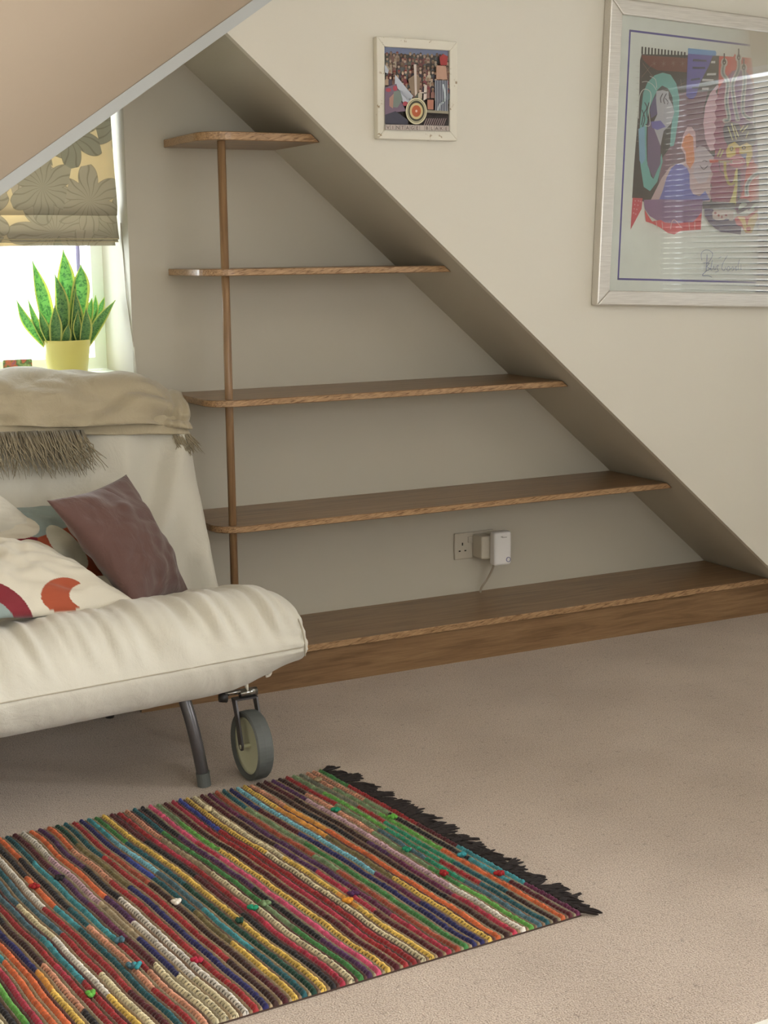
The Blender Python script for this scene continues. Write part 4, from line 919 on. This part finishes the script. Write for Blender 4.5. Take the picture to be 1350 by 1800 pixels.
# ================================================================ RUG
TRf = PZ(566, 1359, 0).xy; TRn = PZ(1022, 1611, 0).xy; uaf = (PZ(0, 1479, 0).xy - TRf).normalized(); uan = (PZ(440, 1786, 0).xy - TRn).normalized()
PITCH = 0.0176; NR = 86
c_ = dict(red=(150, 30, 34), crim=(170, 36, 62), maroon=(84, 28, 36), brown=(58, 34, 30), black=(36, 32, 36), navy=(38, 36, 92), purple=(78, 40, 82), plum=(100, 34, 70), teal=(28, 84, 92), turq=(52, 140, 150), cyan=(110, 178, 196),
          green=(62, 124, 62), lime=(96, 164, 66), sage=(112, 136, 96), dkgreen=(26, 66, 52), yellow=(222, 182, 70), gold=(208, 140, 44), orange=(206, 96, 40), rust=(156, 70, 46), salmon=(208, 142, 110), pink=(206, 70, 110), lilac=(196, 158, 170),
          cream=(212, 198, 158), white=(216, 208, 196), beige=(156, 138, 108), grey=(110, 112, 96), khaki=(112, 100, 60), emer=(30, 134, 100), slate=(70, 104, 116))
seq = ['green red maroon turq plum', 'salmon sage black turq maroon', 'salmon sage lime orange orange', 'grey red emer teal brown', 'sage lime emer red teal', 'red sage slate emer slate', 'brown salmon sage green lime', 'purple lilac lilac lilac white', 'maroon brown purple plum crim', 'brown black brown black brown',
       'salmon gold orange orange orange', 'yellow gold khaki yellow yellow', 'cyan cyan cyan plum navy', 'navy maroon navy navy navy', 'teal sage green green green', 'rust rust sage rust rust', 'plum purple purple plum crim', 'maroon brown purple crim maroon', 'cream cream yellow gold yellow', 'yellow yellow cream cream cream',
       'blue red red red red', 'crim red red crim red', 'maroon brown maroon maroon maroon', 'sage lime yellow yellow yellow', 'pink crim pink pink pink', 'black purple purple black purple', 'teal green green sage green', 'salmon beige cream cream cream', 'red crim red crim crim', 'maroon black maroon black black',
       'yellow yellow yellow yellow yellow', 'green teal dkgreen dkgreen dkgreen', 'turq cyan slate turq teal', 'navy blue teal khaki yellow', 'red rust brown brown maroon', 'teal red red red brown', 'dkgreen khaki navy navy navy', 'orange salmon red red red', 'purple black white white white', 'orange orange purple white cream',
       'white lilac beige navy cream', 'maroon purple plum maroon cream', 'teal turq turq red salmon', 'orange black teal salmon red', 'black orange turq teal teal', 'white white red red maroon', 'teal slate slate red cream', 'slate slate cream white yellow', 'turq slate slate turq red', 'red crim red crim red', 'navy black brown salmon black', 'purple maroon navy gold yellow',
       'orange red orange orange orange', 'teal green turq orange salmon', 'maroon black crim crim red', 'green khaki green lime green', 'navy purple brown black black', 'cream beige cream cream cream', 'red brown khaki green dkgreen', 'turq teal blue navy black', 'plum crim purple plum plum', 'cream cream white cream lilac']
c_['blue'] = (44, 60, 140)
rug_m = attr_mat('rag_rug_yarn', 0.95, 0.4, 900, 0.25)
rug = empty('rag_rug', 'multicoloured striped rag rug with black tassels lying on the beige carpet', 'rug', (0.9, -1.2, 0.0))
rr = np.random.RandomState(7); rp = random.Random(11)
def rug_pt(s, t):
    a = TRf + uaf * s; b = TRn + uan * s; w = 0.016 * nz(s * 3.5, t * 2.6, 1.7) * math.sin(math.pi * min(1, max(0, t))) ** 0.5 + 0.004 * nz(s * 9, t * 9, 4)
    w *= smooth_step(0.0, 0.12, s)
    return a.lerp(b, t) + uaf * w
LB_ = 0.0100; NB = 94; PER = 6; NL = NB * PER
ts = np.linspace(0, 1, NL + 1)
rp0 = None
rl = rug.location
def yarn_row(i):
    s0 = i * PITCH; V = np.zeros((NL + 1, 9, 3)); C = np.zeros((NL + 1, 9, 4)); C[..., 3] = 1
    names = seq[i % len(seq)].split(); 
    if i >= len(seq): rp.shuffle(names)
    bounds = np.array([0.2, 0.4, 0.6, 0.8]) + rr.uniform(-.07, .07, 4)
    idx = np.searchsorted(bounds, ts)
    pal = np.array([lin(c_[n])[:3] for n in names]); pal = pal * 0.90 + pal.mean(1, keepdims=True) * 0.10; light = np.array([sum(c_[n]) > 430 for n in names])
    cs = np.array([tuple(rug_pt(s0, t)) for t in np.linspace(0, 1, 61)]); px = np.interp(ts, np.linspace(0, 1, 61), cs[:, 0]); py = np.interp(ts, np.linspace(0, 1, 61), cs[:, 1])
    cn = np.array([tuple(rug_pt(s0 + PITCH, t)) for t in np.linspace(0, 1, 61)]); nx_ = np.interp(ts, np.linspace(0, 1, 61), cn[:, 0]); ny_ = np.interp(ts, np.linspace(0, 1, 61), cn[:, 1])
    ph = rr.uniform(0, 1)
    fr_ = np.array([0.0, 0.10, 0.23, 0.38, 0.52, 0.63, 0.67, 0.83, 0.995]); hh = np.array([0.0, 0.72, 0.97, 0.97, 0.72, 0.18, 0.44, 0.74, 0.06])
    sl = 1.0
    mott = np.interp(ts, np.linspace(0, 1, 80), rr.uniform(0.75, 1.2, 80))
    beadv = rr.uniform(0.84, 1.14, NB + 3); tall = rr.uniform(0.85, 1.15, NB + 3)
    taupe = np.array(lin(rp.choice([(158, 138, 108), (146, 124, 96), (112, 92, 74), (150, 138, 112), (128, 104, 84), (96, 62, 56)]))[:3]); thread = np.array(lin((34, 28, 26))[:3])
    for j in range(9):
        rope = j <= 5; phase = ts * NB + ph + (fr_[j] * sl if rope else fr_[j] * 2.2)
        bead = np.abs(np.sin(np.pi * phase)); k = np.clip(phase.astype(int), 0, NB + 2)
        z = 0.0035 + 0.0090 * hh[j] * (0.40 + 0.60 * bead ** 0.7) * (tall[k] if rope else 1)
        V[:, j, 0] = px + (nx_ - px) * fr_[j]; V[:, j, 1] = py + (ny_ - py) * fr_[j]; V[:, j, 2] = z
        if rope:
            col = pal[idx] * (mott * beadv[k])[:, None]; g = (bead < 0.30) & light[idx]
            col = np.where(g[:, None], thread, col)
        else: col = np.tile(taupe, (NL + 1, 1)) * beadv[k][:, None]
        C[:, j, :3] = col
    # ends tucked down
    for e in (0, -1): V[e, :, 2] = 0.001
    V[..., 0] -= rl.x; V[..., 1] -= rl.y
    me = bpy.data.meshes.new('woven_row'); nv = (NL + 1) * 9; nf = NL * 8
    me.vertices.add(nv); me.vertices.foreach_set('co', V.reshape(-1))
    a = (np.arange(NL)[:, None] * 9 + np.arange(8)[None, :]).reshape(-1); q = np.stack([a, a + 1, a + 10, a + 9], 1).reshape(-1)
    me.loops.add(nf * 4); me.loops.foreach_set('vertex_index', q.astype(np.int32)); me.polygons.add(nf); me.polygons.foreach_set('loop_start', np.arange(nf, dtype=np.int32) * 4)
    me.polygons.foreach_set('use_smooth', np.ones(nf, dtype=bool)); me.update(calc_edges=True)
    ca = me.color_attributes.new('Col', 'FLOAT_COLOR', 'POINT'); ca.data.foreach_set('color', C.reshape(-1))
    me.materials.append(rug_m); o = bpy.data.objects.new('woven_row', me); link(o, rug)
for i in range(NR): yarn_row(i)
o = mobj('backing', *prism([tuple(rug_pt(0, k / 12)) for k in range(13)] + [tuple(rug_pt(NR * PITCH, 1 - k / 12)) for k in range(13)], lambda x, y: (x, y, 0.0005), lambda x, y: (x, y, 0.0035)), plain('rug_backing_yarn', (70, 52, 44), 0.95), rug)
# rag knots standing out of the weave
kn = []
kd = [((445, 1598), 'emer'), ((714, 1495), 'emer'), ((812, 1504), 'turq'), ((590, 1425), 'emer'), ((780, 1537), 'red'), ((878, 1537), 'red'), ((420, 1620), 'dkgreen'), ((365, 1424), 'cream'), ((466, 1590), 'sage'), ((612, 1585), 'gold'), ((620, 1573), 'purple'), ((160, 1750), 'lime'), ((210, 1655), 'slate'), ((230, 1700), 'slate'), ((60, 1560), 'red'), ((345, 1690), 'crim'), ((310, 1588), 'white'), ((240, 1700), 'turq'), ((105, 1545), 'black'), ((690, 1437), 'lime'), ((560, 1372), 'beige')]
kmesh = {}
for (kx_, ky_), cn in kd:
    if cn not in kmesh: kmesh[cn] = plain('rag_knot_' + cn, c_[cn], 0.95, var=0.2, scale=60)
    p = PZ(kx_, ky_, 0.010); lst = []
    for q in range(5):
        an = rp.uniform(-0.5, 0.7) + q * 1.3; r_ = rp.uniform(0.006, 0.012); lst.append(tube(spline([(p.x, p.y, 0.010), (p.x + math.cos(an) * r_ * .6, p.y + math.sin(an) * r_ * .6, 0.0135), (p.x + math.cos(an) * r_, p.y + math.sin(an) * r_, 0.012)], 3), [0.004, 0.0045, 0.0045, 0.0045, 0.004, 0.0035, 0.002], 6))
    mobj('rag_knot', *merge(lst), kmesh[cn], rug, smooth=True)
# black tassels along the right edge
tas_m = plain('black_tassel_yarn', (40, 33, 32), 0.95, var=0.3, scale=90)
protos = []
for k in range(7):
    lst = []
    for q in range(5):
        oy = (q - 2) * 0.0028; ln = rp.uniform(0.038, 0.062); cur = rp.uniform(-0.012, 0.012)
        lst.append(tube(spline([(-0.004, oy * .5, 0.008), (0.010, oy + rp.uniform(-.002, .002), 0.009), (ln * 0.6, oy * 1.6 + cur * .5, 0.006 + rp.uniform(0, .006)), (ln, oy * 2 + cur, 0.004 + rp.uniform(0, .004))], 3), [0.0034] * 4 + [0.0030] * 3 + [0.0026, 0.0022, 0.0012], 5))
    v, f = merge(lst); me = bpy.data.meshes.new('tassel'); me.from_pydata([tuple(q) for q in v], [], f); me.materials.append(tas_m); me.polygons.foreach_set('use_smooth', [True] * len(f)); protos.append(me)
for i in range(54):
    t = (i + 0.5) / 54; p = rug_pt(-0.001, t); o = bpy.data.objects.new('tassel', protos[i % 7]); link(o, rug)
    o.location = (p.x - rl.x, p.y - rl.y, 0); sc = 1.0 if i < 50 else 0.9; o.scale = (sc * rp.uniform(0.65, 1.15), sc * rp.uniform(0.7, 1.0), 1)
    o.rotation_euler = (0, 0, rp.uniform(-1.0, 0.1) if i % 5 else 0.3)

# ================================================================ FOOTSTOOL CORNER (bottom right)
za_ = 0.40; p0 = PZ(1270, 1797, za_); p1 = PZ(1352, 1776, za_)
fs = empty('footstool', 'cream fabric footstool whose corner edge shows at the bottom right', 'footstool', (p0.x + 0.25, p0.y - 0.25, 0))
def rbox(x0, x1, y0, y1, z0, z1, r, seed, amp):
    V = []; Fc = []; N = 26
    import itertools
    bm = bmesh.new(); bmesh.ops.create_cube(bm, size=1.0); bmesh.ops.subdivide_edges(bm, edges=bm.edges[:], cuts=N, use_grid_fill=True)
    c = Vector(((x0 + x1) / 2, (y0 + y1) / 2, (z0 + z1) / 2)); h = Vector(((x1 - x0) / 2, (y1 - y0) / 2, (z1 - z0) / 2))
    for v in bm.verts:
        p = Vector((v.co.x * 2 * h.x, v.co.y * 2 * h.y, v.co.z * 2 * h.z)); q = Vector([max(-h[i] + r, min(h[i] - r, p[i])) for i in range(3)]); d = p - q
        if d.length > 1e-6: p = q + d.normalized() * r
        p += (d.normalized() if d.length > 1e-6 else Vector((0, 0, 0))) * amp * nz(p.x * 14, p.y * 14, seed)
        v.co = c + p
    V = [v.co.copy() for v in bm.verts]; Fc = [tuple(v.index for v in f.verts) for f in bm.faces]; bm.free(); return V, Fc
yy1 = max(p0.y, p1.y)
mobj('cushion_top', *rbox(p0.x - 0.06, p0.x + 0.55, yy1 - 0.5, yy1, 0.25, za_ + 0.004, 0.035, 2.0, 0.006), sofa_m, fs, smooth=True)
pp = mobj('piping', *tube([(p0.x - 0.03 + 0.55 * i / 40, yy1 - 0.004 + 0.003 * nz(i * .5, 1), za_ - 0.020) for i in range(41)], 0.004, 8), sofa_m, fs, smooth=True)
mobj('base', *boxv(p0.x - 0.02, p0.x + 0.51, yy1 - 0.46, yy1 - 0.04, 0.05, 0.252), sofa_m, fs)
for a in (0.03, 0.47):
    for b in (0.09, 0.42): mobj('leg', *tube([(p0.x + a - 0.01, yy1 - b, 0.0), (p0.x + a - 0.01, yy1 - b, 0.052)], 0.015, 12), steel, fs)

# ================================================================ VENETIAN BLIND IN THE RIGHT WINDOW (seen in the picture glass)
slat_m = plain('white_slat', (226, 226, 222), 0.5, var=0.01)
vb = empty('venetian_blind', 'white venetian blind at the window whose reflection shows in the large picture', 'blind', (XR - 0.03, -1.0, 1.86))
sl = None
for i in range(44):
    z = 0.93 + i * 0.0207
    if sl is None:
        v, f = boxv(-0.0088, 0.0088, -0.48, 0.48, -0.0004, 0.0004); sl = bpy.data.meshes.new('slat'); sl.from_pydata(v, [], f); sl.materials.append(slat_m)
    o = bpy.data.objects.new('slat', sl); link(o, vb); o.location = (0, 0, z - 1.86); o.rotation_euler = (0, math.radians(72), 0)
box('headrail', (XR - 0.045, XR - 0.012, -1.49, -0.51, 1.84, 1.865), slat_m, vb)
